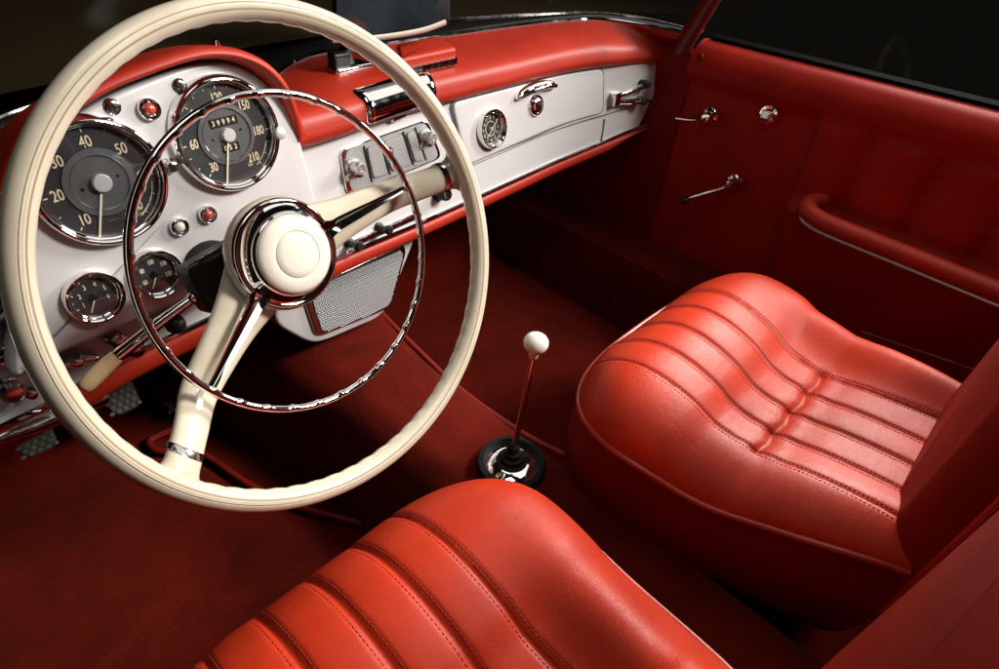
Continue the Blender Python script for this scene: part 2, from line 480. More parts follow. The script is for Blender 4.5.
# chrome trim and red padded strip along the lower edge
Bp = [S(x, z, .004) for x, z in [(x_, interp(B_, x_)) for x_ in [-.30 + (xeB + .30) * k / 80 for k in range(81)]]]
mb = MB(); mb.tube([p + Vector((0, 0, -.001)) for p in Bp], .0042, 8, sx=1.0); mb.build('chrome_strip', M['chrome'], dash)
def thick(x): return .0125 + .004 * sstep(.55, .2, x)
mb = MB(); rows = []
for i, p in enumerate(Bp):
    t = thick(p.x) * (1 if i < 76 else max(.2, (80 - i) / 5))
    rows.append([p + Vector((0, -.010 * math.cos(a) * 1.0 + .004, -.006 - t * .75 + t * math.sin(a))) for a in [2 * PI * k / 14 for k in range(14)]])
mb.grid(rows, cu=True); mb.build('padded_strip', M['leather_dash'], dash)

# red padded top: a roll from the face up and forward to the windscreen base
W_ = [(-.30, .46), (-.1, .58), (.05, .68), (.25, .78), (.465, .865), (.63, .880), (.796, .868), (.958, .845), (1.06, .82), (1.138, .786), (1.19, .70), (1.216, .62)]
WZ_ = [(-.3, .50), (.25, .53), (.38, .60), (.465, .63), (.796, .64), (.958, .645), (1.138, .65), (1.216, .648)]
wind = spline([Vector((x, y, interp(WZ_, x))) for x, y in W_], 8)
L = [0]
for a, b in zip(wind, wind[1:]): L.append(L[-1] + (b - a).length)
def windp(s):
    d = s * L[-1]
    for i in range(len(L) - 1):
        if L[i + 1] >= d: return wind[i].lerp(wind[i + 1], (d - L[i]) / max(1e-9, L[i + 1] - L[i]))
    return wind[-1]
mb = MB(); rows = []
sx = [(-.35, 0), (.2, .36), (.465, .50), (.80, .66), (1.0, .77), (1.12, .87), (xeT, .985), (xeT + .02, 1.0)]
for i in range(121):
    x = lerp(.315, xeT + .012, i / 120)
    zT = interp(T_, x); A = S(x, zT, .008); Wp = windp(interp(sx, x))
    n = FN(x, zT)
    nn = Vector((n.x, n.y, 0)).normalized()
    k = 1 - .35 * sstep(1.05, 1.2, x)
    dv = Wp - A
    pts = [A - nn * .02 + Vector((0, 0, .0)), A + nn * .004 + Vector((0, 0, .000)), A + nn * .015 * k + Vector((0, 0, .010 * k)), A + nn * .016 * k + Vector((0, 0, .022 * k)),
           A + nn * .006 * k + Vector((0, 0, .042 * k)), A + dv * .25 + Vector((0, 0, .040 * k)), A + dv * .55 + Vector((0, 0, .027 * k)), Wp + Vector((0, 0, .004)), Wp + Vector((0, .01, -.01))]
    rows.append(spline(pts, 4))
mb.grid(rows); mb.build('padded_top', M['leather_dash'], dash, sharp=70)

# ---- glove box lid with pull, lock and clock
_a, _b = fx(603.2, 117.5, .01), fx(466.5, 170, .01)
lid = roundpoly([fx(451.5, 104, .01), fx(604.2, 69.5, .01), (_a[0], interp(G_, _a[0]) + .0065), (_b[0], interp(G_, _b[0]) + .0065)], .014)
lid = densify(lid, .012)
c_ = sum((Vector(p) for p in lid), Vector((0, 0))) / len(lid)
big = [tuple(c_ + (Vector(p) - c_) * 1.0 + (Vector(p) - c_).normalized() * .0046) for p in lid]
mb = MB(); mb.slab(big, S, .0, .0078, .0008, rings=(.9, .7, .4, .15)); mb.build('lid_seam', M['gap'], dash)
mb = MB(); mb.slab(lid, S, .004, .0122, .0035, rings=(.92, .7, .4, .15)); gl = mb.build('glove_box_lid', M['white'], dash)
# seam of the lower panel
mb = MB()
a, b = fx(604, 119), fx(600.5, 143)
mb.tube([S(lerp(a[0], b[0], k / 6), lerp(a[1], b[1], k / 6), .0015) for k in range(7)], .0018, 6); mb.build('panel_seam', M['gap'], dash)
LIDH = .0122
out = [fx(px, py, LIDH) for px, py in [(514.5, 100.5), (517, 93), (524, 87.5), (533, 83.5), (541, 81.5), (548, 81.5), (552, 83.5), (554.3, 87.5), (550, 89.5), (540, 91.5), (528, 95.5), (520, 99.5)]]
out = [tuple(p) for p in spline([Vector(p) for p in out], 3, True)]
mb = MB(); mb.slab(out, S, LIDH - .002, LIDH + .012, .006, .004, nb=6); mb.build('lid_pull', M['chrome'], gl)
F = ff(535.3, 106.5, LIDH); r = width(F, 535.3, 106.5, 6, LIDH)
mb = MB(); mb.lathe(F, [(r * 1.08, LIDH - .002), (r * 1.05, LIDH + .004), (r * .95, LIDH + .006), (r * .75, LIDH + .0065), (r * .7, LIDH + .005), (r * .66, LIDH + .008), (r * .55, LIDH + .0095), (0, LIDH + .010)], 32)
mb.box(F.w(0, 0, LIDH + .0103), F.u * .0012, F.v * .007, F.n * .001)
mb.build('lid_lock', M['chrome'], gl)

# ---- generic round gauge
def gauge(F, c, R, depth, name, parent, wide=1.09, glass=True, facemat='dial'):
    f = F.sub(*c)
    mb = MB()
    mb.lathe(f, [(R * wide, -.003), (R * wide * .995, depth * .25), (R * (wide * .45 + .55), depth * .72), (R * 1.015, depth * .93), (R, depth), (R - .0018, depth + .0004), (R - .0032, depth - .0006), (R - .0042, depth - .0035), (R - .0058, depth - .0045), (R - .0064, depth - .0055), (R - .0068, depth - .012)], 72)
    bz = mb.build(name, M['chrome'], parent)
    fh = max(depth - .0105, .0008)
    mb = MB(); mb.lathe(f, [(R - .006, fh), (R * .6, fh), (R * .3, fh), (0, fh)], 64); mb.build('dial_face', M[facemat], bz)
    if glass:
        mb = MB(); mb.lathe(f, [(R - .005, depth - .0045), (R * .8, depth - .0036), (R * .5, depth - .0028), (R * .2, depth - .0024), (0, depth - .0023)], 48); mb.build('dial_glass', M['dialglass'], bz)
    return f, bz, fh
def dial_marks(f, R, fh, nums, a0, step, rn, size, ticks, rt, parent, extra=None, sx=.72):
    mb = MB()
    for i, s in enumerate(nums):
        a = R_(a0 + step * i)
        put_text(mb, f, s, R * rn * math.sin(a), R * rn * math.cos(a), size, fh + .0005, 0, sx, .0003)
    for i in range(ticks * (len(nums) - 1) + 1):
        a = R_(a0 + step * i / ticks); l = .055 if i % ticks == 0 else .035; w = .0011 if i % ticks == 0 else .0007
        t = Vector((math.sin(a), math.cos(a)))
        mb.box(f.w(t.x * R * (rt - l / 2), t.y * R * (rt - l / 2), fh + .0004), (f.u * t.x + f.v * t.y) * R * l, (f.u * -t.y + f.v * t.x) * w, f.n * .0004)
    if extra: extra(mb)
    return mb.build('dial_print', M['mark'], parent, sharp=None)
def needle(f, tip, fh, parent, w=.0011, tail=0.0, mat='needle'):
    t = Vector(tip); d = t.normalized(); q = Vector((-d.y, d.x)); mb = MB()
    ps = [d * -tail + q * w, d * -tail - q * w, t - q * w * .75, t + q * w * .75]
    mb.add([f.w(p.x, p.y, fh + .003) for p in ps] + [f.w(p.x, p.y, fh + .0037) for p in ps], [(0, 1, 2, 3), (7, 6, 5, 4), (0, 4, 5, 1), (1, 5, 6, 2), (2, 6, 7, 3), (3, 7, 4, 0)])
    return mb.build('needle', M[mat], parent)

# clock in the lid
Fc = ff(490, 130, LIDH); Rc = .0325
fcl, bz, fh = gauge(Fc, (.0, .0), Rc, LIDH + .011, 'clock', gl, 1.10)
mb = MB()
for i in range(12):
    a = R_(30 * (i + 1)); put_text(mb, fcl, str(i + 1), Rc * .58 * math.sin(a), Rc * .58 * math.cos(a), .0085, fh + .0005, 0, .75, .0003)
mb.lathe(fcl, [(Rc * .40, fh + .0004), (Rc * .37, fh + .0006), (Rc * .36, fh + .0004)], 40)
for k in range(24):
    a0, a1 = R_(75 + k * 6), R_(75 + (k + 1) * 6); w0, w1 = .75 - .0 , .75
    e = lambda a, r: fcl.w(Rc * r * math.sin(a), Rc * r * math.cos(a), fh + .0005)
    g = .03 + .07 * math.sin(PI * (k + .5) / 24)
    mb.add([e(a0, .76), e(a1, .76), e(a1, .76 + g), e(a0, .76 + g)], [(0, 1, 2, 3)])
mb.build('dial_print', M['mark'], bz, sharp=None)
needle(fcl, (Rc * .52, Rc * .42), fh + .001, bz, .0009, .0, 'alu'); needle(fcl, (-Rc * .50, -Rc * .36), fh + .0022, bz, .0012, .0, 'alu')
mb = MB(); mb.lathe(fcl, [(.003, fh), (.003, fh + .0045), (0, fh + .005)], 16); mb.build('hub_cap', M['alu'], bz)

# ---- passenger grab handle
hx, hz = fx(618, 101, .022); pb = S(hx, hz, .02)
e1x, e1z = fx(646.5, 88, .022); e2x, e2z = fx(644, 102, .022)
mb = MB()
u1 = S(e1x, e1z, .022); u2 = S(e2x, e2z, .022)
nb_ = FN(hx, hz)
for e, dz in ((u1, .006), (u2, -.006)):
    a = pb + Vector((0, 0, dz)); d = e - a
    mb.tube(spline([a - d * .03, a + d * .25, a + d * .6 + Vector((0, 0, dz * .1)), e], 6), .0056, 10)
mb.box(pb + (u1 + u2 - pb * 2) * .012 - nb_ * .010, (u1 - pb).normalized() * .014, Vector((0, 0, .026)), nb_ * .032)
hd = mb.build('grab_handle', M['chrome'], dash)
for e, zz in ((u1, .004), (u2, -.002)):
    f = Frame(e - FN(e1x, e1z) * .026 + Vector((.004, 0, zz)), FN(e1x, e1z))
    mb = MB(); mb.lathe(f, [(.0085, 0), (.0085, .030), (.0075, .034), (.0, .0365)], 20); mb.build('handle_foot', M['black'], hd)

# ---- radio
RP = [(338, 149.5), (426, 118.5), (441, 157.5), (346, 196.5)]
rad_o = densify(roundpoly([fx(*p) for p in RP], .014), .008)
mb = MB(); mb.slab(rad_o, S, -.002, .0045, .0022); rad = mb.build('radio', M['chrome'], dash)
c_ = sum((Vector(p) for p in rad_o), Vector((0, 0))) / len(rad_o)
rad_i = [tuple(c_ + (Vector(p) - c_) * .925) for p in rad_o]
mb = MB(); mb.slab(rad_i, S, .002, .0052, .0006); mb.build('radio_plate', M['hatch'], rad)
def RQ(u, v):     # bilinear position on the radio plate
    q = [Vector(fx(*p)) for p in RP]
    return (q[3].lerp(q[2], u)).lerp(q[0].lerp(q[1], u), v)
ks = [.235, .355, .70, .86]
for k0, k1 in ((.228, .242), (.408, .430), (.660, .680), (.806, .824)):
    p = [RQ(k0, .14), RQ(k1, .10), RQ(k1 + .004, .93), RQ(k0 - .006, .90)]
    mb = MB(); mb.slab([tuple(a) for a in densify(p, .006)], S, .003, .0062, .0005); mb.build('key_gap', M['black'], rad)
for k0, k1 in ((.25, .395), (.44, .65), (.69, .795)):
    p = roundpoly([RQ(k0, .17), RQ(k1, .14), RQ(k1 + .002, .88), RQ(k0 + .002, .86)], .004)
    mb = MB(); mb.slab([tuple(a) for a in densify(p, .006)], S, .003, .0085, .0025); mb.build('push_key', M['hatch'], rad)
mb = MB(); f = ff(390, 152, .009); mb.lathe(f, [(.0065, .0085), (.006, .0098), (.0045, .0098), (.004, .0088)], 24); mb.build('key_emblem', M['chrome'], rad)
for (px, py) in ((361, 172), (433, 141)):
    f = ff(px, py, .026)
    mb = MB(); mb.lathe(f, [(.0125, .004), (.0125, .010), (.0105, .012), (.009, .013), (.009, .024), (.0078, .027), (.005, .0275), (.0045, .026), (0, .026)], 28)
    kb = mb.build('radio_knob', M['satin'], rad)
    mb = MB(); mb.slab(roundpoly([(-.016, -.010), (-.003, -.004), (.003, -.004), (.016, -.012), (.016, -.018), (0, -.011), (-.016, -.018)], .002), f.w, .006, .012, .002); mb.build('tuning_lever', M['satin'], kb)

# ---- ashtray above the radio
# a convex chrome cover standing out of the face under the roll
mb = MB(); rows = []
A0, A1 = Vector(fx(367, 124, .03)), Vector(fx(437, 99.5, .03))
sec = [(-.02, .040), (.010, .0395), (.022, .036), (.030, .028), (.0345, .018), (.035, .008), (.033, .000), (.028, -.004), (.0, -.006)]
for t in (0, .0, .012, .04, .10, .3, .5, .7, .90, .96, .988, 1.0, 1.0):
    k = 1 - .22 * max(0, 1 - min(t, 1 - t) / .04) ** 2
    p = A0.lerp(A1, t)
    rows.append([S(p.x, p.y + .012 + (z - .016) * k, h * k if t not in (0,) else h * k) for h, z in spline([Vector(q) for q in sec], 3)])
mb.grid(rows)
for r in (rows[0], rows[-1]): mb.add(r, [tuple(range(len(r)))])
ash = mb.build('ashtray', M['chrome'], dash, sharp=50)
mb = MB()
mb.tube([S(*(A0.lerp(A1, .02 + .96 * k / 12) + Vector((0, -.004))), .02) for k in range(13)], .005, 8); mb.build('ashtray_rim', M['dullchrome'], ash)
co_ = densify(roundpoly([fx(*p, .01) for p in [(392, 118), (408, 112.5), (408.5, 117.5), (392.5, 124)]], .003), .006)
mb = MB(); mb.slab(co_, S, -.002, .012, .003); cl = mb.build('ashtray_clip', M['chrome'], ash)

# ---- switches under the radio
def knob(px, py, h, prof, mat, name='switch_knob', Fn=ff, parent=None, seg=28):
    f = Fn(px, py, h); mb = MB(); mb.lathe(f, prof, seg); return f, mb.build(name, M[mat], parent or dash)
f, k = knob(446, 197, .02, [(.014, 0), (.014, .004), (.0115, .006), (.0105, .022), (.0095, .024), (.0065, .0245), (.006, .022), (0, .022)], 'black', 'cigar_lighter')
mb = MB(); mb.lathe(f, [(.0085, .0238), (.0082, .0255), (.0066, .0255), (.0062, .0238)], 28); mb.build('lighter_ring', M['dullchrome'], k)
for px, py in ((386, 232), (356, 248)):
    f = ff(px, py, .02)
    mb = MB(); mb.lathe(f, [(.008, 0), (.008, .004), (.005, .006), (.0045, .02), (.007, .022), (.0075, .028), (.005, .031), (0, .0315)], 20)
    mb.build('pull_knob', M['black'], dash)
mb = MB(); p0, p1 = fx(346, 246), fx(418, 214)
mb.tube([S(lerp(p0[0], p1[0], k / 10), lerp(p0[1], p1[1], k / 10), .003) for k in range(11)], .0055, 8); mb.build('heater_slide', M['chrome'], dash)
# ------------------------------------------------------------------ instrument pod on the driver's side
POD = Frame((.2, .645, .45), nrm(.165, .085))
pp = [(14, 372), (22, 300), (20, 230), (27, 178), (48, 143), (75, 118), (112, 95), (150, 79), (185, 66), (212, 61.5), (238, 65), (262, 78), (284, 101), (299, 134), (309, 170), (318, 205), (324, 232), (312, 247), (262, 268), (225, 284), (186, 301), (140, 321), (97, 339), (55, 357), (30, 370)]
po = [tuple(p) for p in spline([Vector(POD.at(*p)) for p in pp], 6, True)]
mb = MB(); mb.slab(po, POD.w, -.055, .0, .006, nb=5, rings=(.9, .6, .3)); pod = mb.build('instrument_pod', M['white'], dash)
# red hood over the pod
ho = spline([Vector(POD.at(*p, .02)) for p in [(5, 275), (8, 235), (14, 185), (38, 143), (75, 112), (112, 90), (150, 74.5), (185, 62.5), (212, 57.5), (240, 60), (266, 72), (288, 95), (303, 127), (309, 143)]], 8)
rows = []
for i, p in enumerate(ho):
    t = (ho[min(len(ho) - 1, i + 1)] - ho[max(0, i - 1)]).normalized(); q = Vector((-t.y, t.x))
    fall = sstep(0, 1, min(1, (len(ho) - 1 - i) / 26.0))
    H = lerp(.004, .024, fall); Wd = lerp(.008, .0105, fall)
    prof = [(-.003, -.012), (-.001, H * .5), (.0, H * .85), (.0015, H * .97), (.004, H), (Wd * .75, H * .92), (Wd, H * .7), (Wd + .001, H * .3), (Wd + .000, -.02), (Wd - .002, -.05), (Wd - .012, -.09)]
    rows.append([POD.w(p.x + q.x * r, p.y + q.y * r, h) for r, h in spline([Vector(a) for a in prof], 2)])
mb = MB(); mb.grid(rows); mb.build('hood', M['leather_dash'], dash, sharp=75)

def pf(px, py, h=0.0):
    u, v = POD.at(px, py, h); return POD.sub(u, v)
# speedometer and rev counter
g1 = POD.at(104.5, 184, .012); R1 = .0605
f1, b1, fh1 = gauge(POD, g1, R1, .012, 'rev_counter', dash, 1.075)
def ex1(mb):
    put_text(mb, f1, 'RPM', .023, -.036, .0058, fh1 + .0005, 0, .8); put_text(mb, f1, '100', .0245, -.0415, .0058, fh1 + .0005, 0, .8)
    for k in range(14):
        a0, a1 = R_(105 + k * 3.2), R_(105 + (k + 1) * 3.2); e = lambda a, r: f1.w(R1 * r * math.sin(a), R1 * r * math.cos(a), fh1 + .0005)
        g = .006 + .03 * (k / 13)
        mb.add([e(a0, .80), e(a1, .80), e(a1, .80 + g), e(a0, .80 + g)], [(0, 1, 2, 3)])
dial_marks(f1, R1, fh1, ['10', '20', '30', '40', '50', '60', '70'], -139, 47, .66, .0155, 2, .86, b1, ex1)
mb = MB(); mb.lathe(f1, [(R1 * .555, fh1 + .0003), (R1 * .55, fh1 + .0018), (R1 * .44, fh1 + .0022), (R1 * .435, fh1 + .001), (0, fh1 + .001)], 56, mis=None); mb.build('dial_centre', M['dialgrey'], b1)
mb = MB(); mb.lathe(f1, [(R1 * .452, fh1 + .0021), (R1 * .445, fh1 + .0027), (R1 * .436, fh1 + .0021)], 56); mb.build('centre_ring', M['dullchrome'], b1)
tip = Vector(f1.o) ; n1 = POD.at(99.5, 238, .004); needle(f1, (n1[0] - g1[0], n1[1] - g1[1]), fh1, b1, .0011, .0)
mb = MB(); mb.lathe(f1, [(.0088, fh1 + .001), (.0088, fh1 + .0065), (.008, fh1 + .0072), (0, fh1 + .0074)], 32); mb.build('needle_cap', M['alu'], b1)

g2 = POD.at(231.5, 135.5, .012); R2 = .0605
f2, b2, fh2 = gauge(POD, g2, R2, .012, 'speedometer', dash, 1.075)
def ex2(mb):
    put_text(mb, f2, 'km', .018, -.039, .006, fh2 + .0005, 0, .8)
    for k in range(14):
        a0, a1 = R_(112 + k * 2.6), R_(112 + (k + 1) * 2.6); e = lambda a, r: f2.w(R2 * r * math.sin(a), R2 * r * math.cos(a), fh2 + .0005)
        mb.add([e(a0, .80), e(a1, .80), e(a1, .812), e(a0, .812)], [(0, 1, 2, 3)])
dial_marks(f2, R2, fh2, ['30', '60', '90', '120', '150', '180', '210'], -139, 47, .66, .0145, 3, .86, b2, ex2, .66)
mb = MB(); mb.lathe(f2, [(R2 * .555, fh2 + .0003), (R2 * .55, fh2 + .0018), (R2 * .47, fh2 + .0022), (R2 * .465, fh2 + .001), (0, fh2 + .001)], 56); mb.build('dial_centre', M['dialgrey'], b2)
mb = MB(); mb.lathe(f2, [(R2 * .482, fh2 + .0021), (R2 * .475, fh2 + .0027), (R2 * .466, fh2 + .0021)], 56); mb.build('centre_ring', M['dullchrome'], b2)
for name, cy, w_, h_, digits in (('odometer', .0145, .0335, .0100, '39994'), ('trip_counter', -.0140, .0215, .0098, '052')):
    mb = MB(); mb.slab([(x + .0, y + cy) for x, y in roundpoly([(-w_ / 2, -h_ / 2), (w_ / 2, -h_ / 2), (w_ / 2, h_ / 2), (-w_ / 2, h_ / 2)], .0008, 2)], f2.w, fh2 + .0008, fh2 + .0019, .0004)
    n = len(digits)
    od = mb.build(name, M['black'], b2); mb = MB()
    for i, ch in enumerate(digits): put_text(mb, f2, ch, (i - (n - 1) / 2 - .12) * w_ / (n + .5), cy, .0080, fh2 + .0022, 0, .8, .0004)
    od2 = mb.build('dial_print', M['mark'], b2, sharp=None)
n2 = POD.at(227, 187, .004); needle(f2, (n2[0] - g2[0], n2[1] - g2[1]), fh2, b2, .0010, .0)
mb = MB(); mb.lathe(f2, [(.0075, fh2 + .001), (.0075, fh2 + .0065), (.007, fh2 + .0072), (0, fh2 + .0074)], 32); mb.build('needle_cap', M['alu'], b2)
for ff_, R, fh, b in ((f1, R1, fh1, b1), (f2, R2, fh2, b2)):
    for sgn in (-1, 1):
        mb = MB(); mb.lathe(ff_, [(.0016, fh + .001), (.0014, fh + .0018), (0, fh + .002)], 12, sgn * R * .29, sgn * .002); mb.build('dial_screw', M['darkmetal'], b)
f = pf(281, 133.5, .014); mb = MB(); mb.lathe(f, [(.0045, 0), (.0045, .008), (.0072, .0085), (.0076, .012), (.0066, .0145), (.004, .0158), (0, .0162)], 28); mb.build('reset_knob', M['alu'], dash)

# small gauges
s1 = POD.at(97, 298.5, .009); s2 = POD.at(158.5, 275.5, .009); RS = .0275
f3, b3, fh3 = gauge(POD, s1, RS, .009, 'oil_gauge', dash, 1.08)
dial_marks(f3, RS, fh3, ['1', '2', '3', '4', '5', '6'], -112, 45, .48, .0075, 2, .75, b3, None)
f4, b4, fh4 = gauge(POD, s2, RS, .009, 'temperature_gauge', dash, 1.08)
dial_marks(f4, RS, fh4, ['60', '80', '100', '110', '120'], -112, 56, .52, .0075, 2, .80, b4, None, .62)
for f_, fh, b in ((f3, fh3, b3), (f4, fh4, b4)):
    needle(f_, (-.009, -.014), fh, b, .0006)
    mb = MB(); mb.lathe(f_, [(.0042, fh), (.0042, fh + .003), (.003, fh + .0045), (0, fh + .005)], 20); mb.build('needle_cap', M['darkmetal'], b)

# warning lamps, screws and the small switch on the pod
def lamp(px, py, R, mat):
    f = pf(px, py, .006)
    mb = MB(); mb.lathe(f, [(R * 1.12, -.002), (R * 1.08, .003), (R * 1.0, .0055), (R * .93, .006), (R * .88, .0045), (R * .70, .0025), (R * .68, .004), (R * .62, .0052), (R * .56, .0048), (R * .55, .002)], 40); o = mb.build('warning_lamp', M['chrome'], dash)
    mb = MB(); mb.lathe(f, [(R * .56, .003), (R * .52, .0052), (R * .36, .0068), (R * .18, .0075), (0, .0077)], 28); mb.build('lamp_lens', M[mat], o)
lamp(151, 109.5, .0105, 'lens_red'); lamp(209.5, 215, .0098, 'lens_red'); lamp(181, 227.5, .0098, 'lens_white')
def screw(px, py, R):
    f = pf(px, py, .003)
    mb = MB(); mb.lathe(f, [(R * 1.1, -.002), (R * 1.05, .0015), (R * .8, .0030), (R * .4, .0036), (0, .0037)], 24); o = mb.build('fixing_screw', M['dullchrome'], dash)
    mb = MB(); mb.box(f.w(0, 0, .0034), f.u * R * 1.1, f.v * R * .22, f.n * .0012); mb.box(f.w(0, 0, .0035), f.u * R * .22, f.v * R * 1.1, f.n * .0012); mb.build('screw_slot', M['black'], o)
screw(113.5, 107, .0074); screw(180.5, 85.5, .0068)
f = pf(173, 167, .012); mb = MB(); mb.lathe(f, [(.0085, -.001), (.0082, .004), (.006, .006), (.0055, .012), (.004, .013), (0, .0132)], 24); o = mb.build('dimmer_knob', M['dullchrome'], dash)
mb = MB(); mb.lathe(f, [(.003, .0128), (.0026, .0142), (0, .0145)], 16); mb.build('knob_tip', M['black'], o)

# knobs on the lower strip of the fascia
f, o = knob(118, 343, .016, [(.009, 0), (.009, .003), (.006, .005), (.005, .012), (.0085, .014), (.010, .018), (.0085, .022), (.004, .024), (0, .0245)], 'dullchrome', 'pull_knob')
f, o = knob(175, 327, .02, [(.005, 0), (.004, .010), (.007, .012), (.0105, .016), (.012, .022), (.0105, .028), (.007, .032), (.003, .0338), (0, .034)], 'black', 'pull_knob')
f, o = knob(138, 352, .01, [(.013, 0), (.013, .004), (.010, .008), (.006, .010), (0, .0105)], 'dullchrome', 'ignition_lock')
f, o = knob(12, 394, .018, [(.010, 0), (.010, .004), (.006, .006), (.006, .014), (.0115, .017), (.0115, .024), (.008, .028), (0, .029)], 'dullchrome', 'pull_knob')
f, o = knob(31, 397, .012, [(.006, 0), (.006, .006), (.0075, .009), (.006, .014), (0, .016)], 'dullchrome', 'pull_knob')
f, o = knob(77, 364, .016, [(.011, 0), (.010, .006), (.007, .012), (.0085, .018), (.005, .023), (0, .024)], 'dullchrome', 'light_switch')
mb = MB(); mb.slab(roundpoly([(-.016, .004), (.006, .007), (.022, -.004), (.020, -.010), (.004, -.005), (-.014, -.006)], .003), f.w, .010, .020, .004); mb.build('switch_lever', M['dullchrome'], o)
# air vent at the end of the fascia
vo = densify(roundpoly([fx(-14, 352, .0), fx(22, 334, .0), fx(23, 351, .0), fx(-12, 372, .0)], .006), .01)
mb = MB(); mb.slab(vo, S, -.002, .008, .003); vt = mb.build('air_vent', M['chrome'], dash)
for k in range(2):
    q = lambda u, v: Vector(fx(-14, 352)).lerp(Vector(fx(22, 334)), u).lerp(Vector(fx(-12, 372)).lerp(Vector(fx(23, 351)), u), v)
    mb = MB(); v0 = .16 + .36 * k; mb.slab([tuple(p) for p in densify([q(.05, v0), q(.92, v0), q(.94, v0 + .24), q(.06, v0 + .24)], .008)], S, .004, .0088, .0008); mb.build('vent_slot', M['black'], vt)
# ------------------------------------------------------------------ steering wheel and column
WHEEL = Frame((.2232, .4135, .6072), nrm(.382, .068))
sw = thing('steering_wheel', 'cream two spoke steering wheel with chrome horn ring before the gauges', 'steering wheel', WHEEL.o)
HC = (.0065, .009)
HUBF = WHEEL.sub(*HC)
RM = .2062
mb = MB(); rows = []; NT = 378; NPH = 44
GR = (R_(6), R_(-22))
phis = sorted([2 * PI * k / NPH for k in range(NPH)] + [g + d for g in GR for d in (-.055, -.03, 0.0, .03, .055)])
gi = []
for i in range(NT):
    th = 2 * PI * i / NT; row = []
    for ph in phis:
        a, b = .0098, .0108
        sg = 1.0
        for g in GR:
            dd = (ph - g + PI) % (2 * PI) - PI
            if abs(dd) < .04: sg -= .045 if abs(dd) < .02 else .03
        dd = (ph - R_(-115) + PI) % (2 * PI) - PI           # finger grips on the inner back
        if abs(dd) < .75: sg += .10 * math.cos(dd / .75 * PI / 2) * (abs(math.sin(th * 33)) - .45)
        rr = RM + a * sg * math.sin(ph); hh = b * sg * math.cos(ph)
        row.append(WHEEL.w(rr * math.cos(th), rr * math.sin(th), hh))
    rows.append(row)
mis = []
mb.grid(rows, cu=True, cv=True)
nph = len(phis)
for i in range(NT):
    for j in range(nph):
        ph = phis[j] * .5 + (phis[(j + 1) % nph] if j < nph - 1 else 2 * PI) * .5
        if any(abs((ph - g + PI) % (2 * PI) - PI) < .031 for g in GR): mb.m[i * nph + j] = 1
mb.build('rim', [M['cream'], M['groove']], sw, sharp=60)

SPK = (R_(6.3), R_(-145.6))
HT = [(.03, -.066), (.055, -.062), (.10, -.055), (.135, -.046), (.16, -.024), (.178, -.009), (.19, -.001), (.198, .001)]
HW = [(.03, .034), (.055, .027), (.075, .0225), (.10, .0195), (.13, .0172), (.165, .0150), (.178, .0150), (.186, .0154), (.190, .0168), (.195, .0215), (.200, .031)]
def spoke_end(d):          # distance from the hub centre to the middle of the rim
    b = d.x * HC[0] + d.y * HC[1]
    return -b + math.sqrt(b * b - HC[0] ** 2 - HC[1] ** 2 + (RM + .001) ** 2)
def spoke_pt(d, q, r, a, k=1.0):
    s = r * .2 / d.z
    w = interp(HW, s) * k; t = .0125 * k * (1 - .25 * sstep(.186, .2, s))
    x = w * math.cos(a); h = t * math.sin(a)
    if math.sin(a) > 0: h *= .85
    return HUBF.w(d.x * r + q.x * x, d.y * r + q.y * x, interp(HT, s) - .011 + h)
for a_ in SPK:
    d = Vector((math.cos(a_), math.sin(a_), 0)); d.z = spoke_end(d); q = Vector((-d.y, d.x))
    g_ = d.z / .2; bo = .1780 if d.x > 0 else .1735
    mb = MB()
    ang = [2 * PI * k / 28 for k in range(28)]
    mb.grid([[spoke_pt(d, q, r * g_, a) for a in ang] for r in [.03 + .170 * k / 60 for k in range(61)]], cu=True)
    sp = mb.build('spoke', M['cream'], sw, sharp=70)
    mb = MB(); mb.grid([[spoke_pt(d, q, r * g_, a, k) for a in ang] for r, k in ((bo, 1.0), (bo, 1.06), (bo + .001, 1.075), (bo + .004, 1.075), (bo + .005, 1.06), (bo + .005, 1.0))], cu=True)
    mb.build('spoke_band', M['dullchrome'], sp, sharp=70)
# hub
mb = MB(); mb.lathe(HUBF, [(.026, -.092), (.038, -.090), (.0465, -.081), (.0525, -.070), (.0540, -.062), (.0535, -.0575), (.052, -.0552), (.049, -.055)], 72); mb.build('hub', M['cream'], sw)
mb = MB(); mb.lathe(HUBF, [(.0515, -.058), (.0520, -.053), (.0505, -.0495), (.0485, -.0490), (.0465, -.0500), (.0440, -.0475), (.0405, -.0425), (.0385, -.0390), (.0372, -.0385), (.0366, -.040)], 96); mb.build('hub_ring', M['chrome'], sw, sharp=60)
mb = MB(); mb.lathe(HUBF, [(.0366, -.0405), (.0364, -.0380), (.0352, -.0358), (.0325, -.0342), (.028, -.0331), (.0222, -.0325), (.0217, -.0326), (.0214, -.0335), (.0211, -.0326), (.0206, -.0321), (.015, -.0312), (.007, -.0306), (0, -.0305)], 96); mb.build('horn_button', M['ivory'], sw, sharp=75)
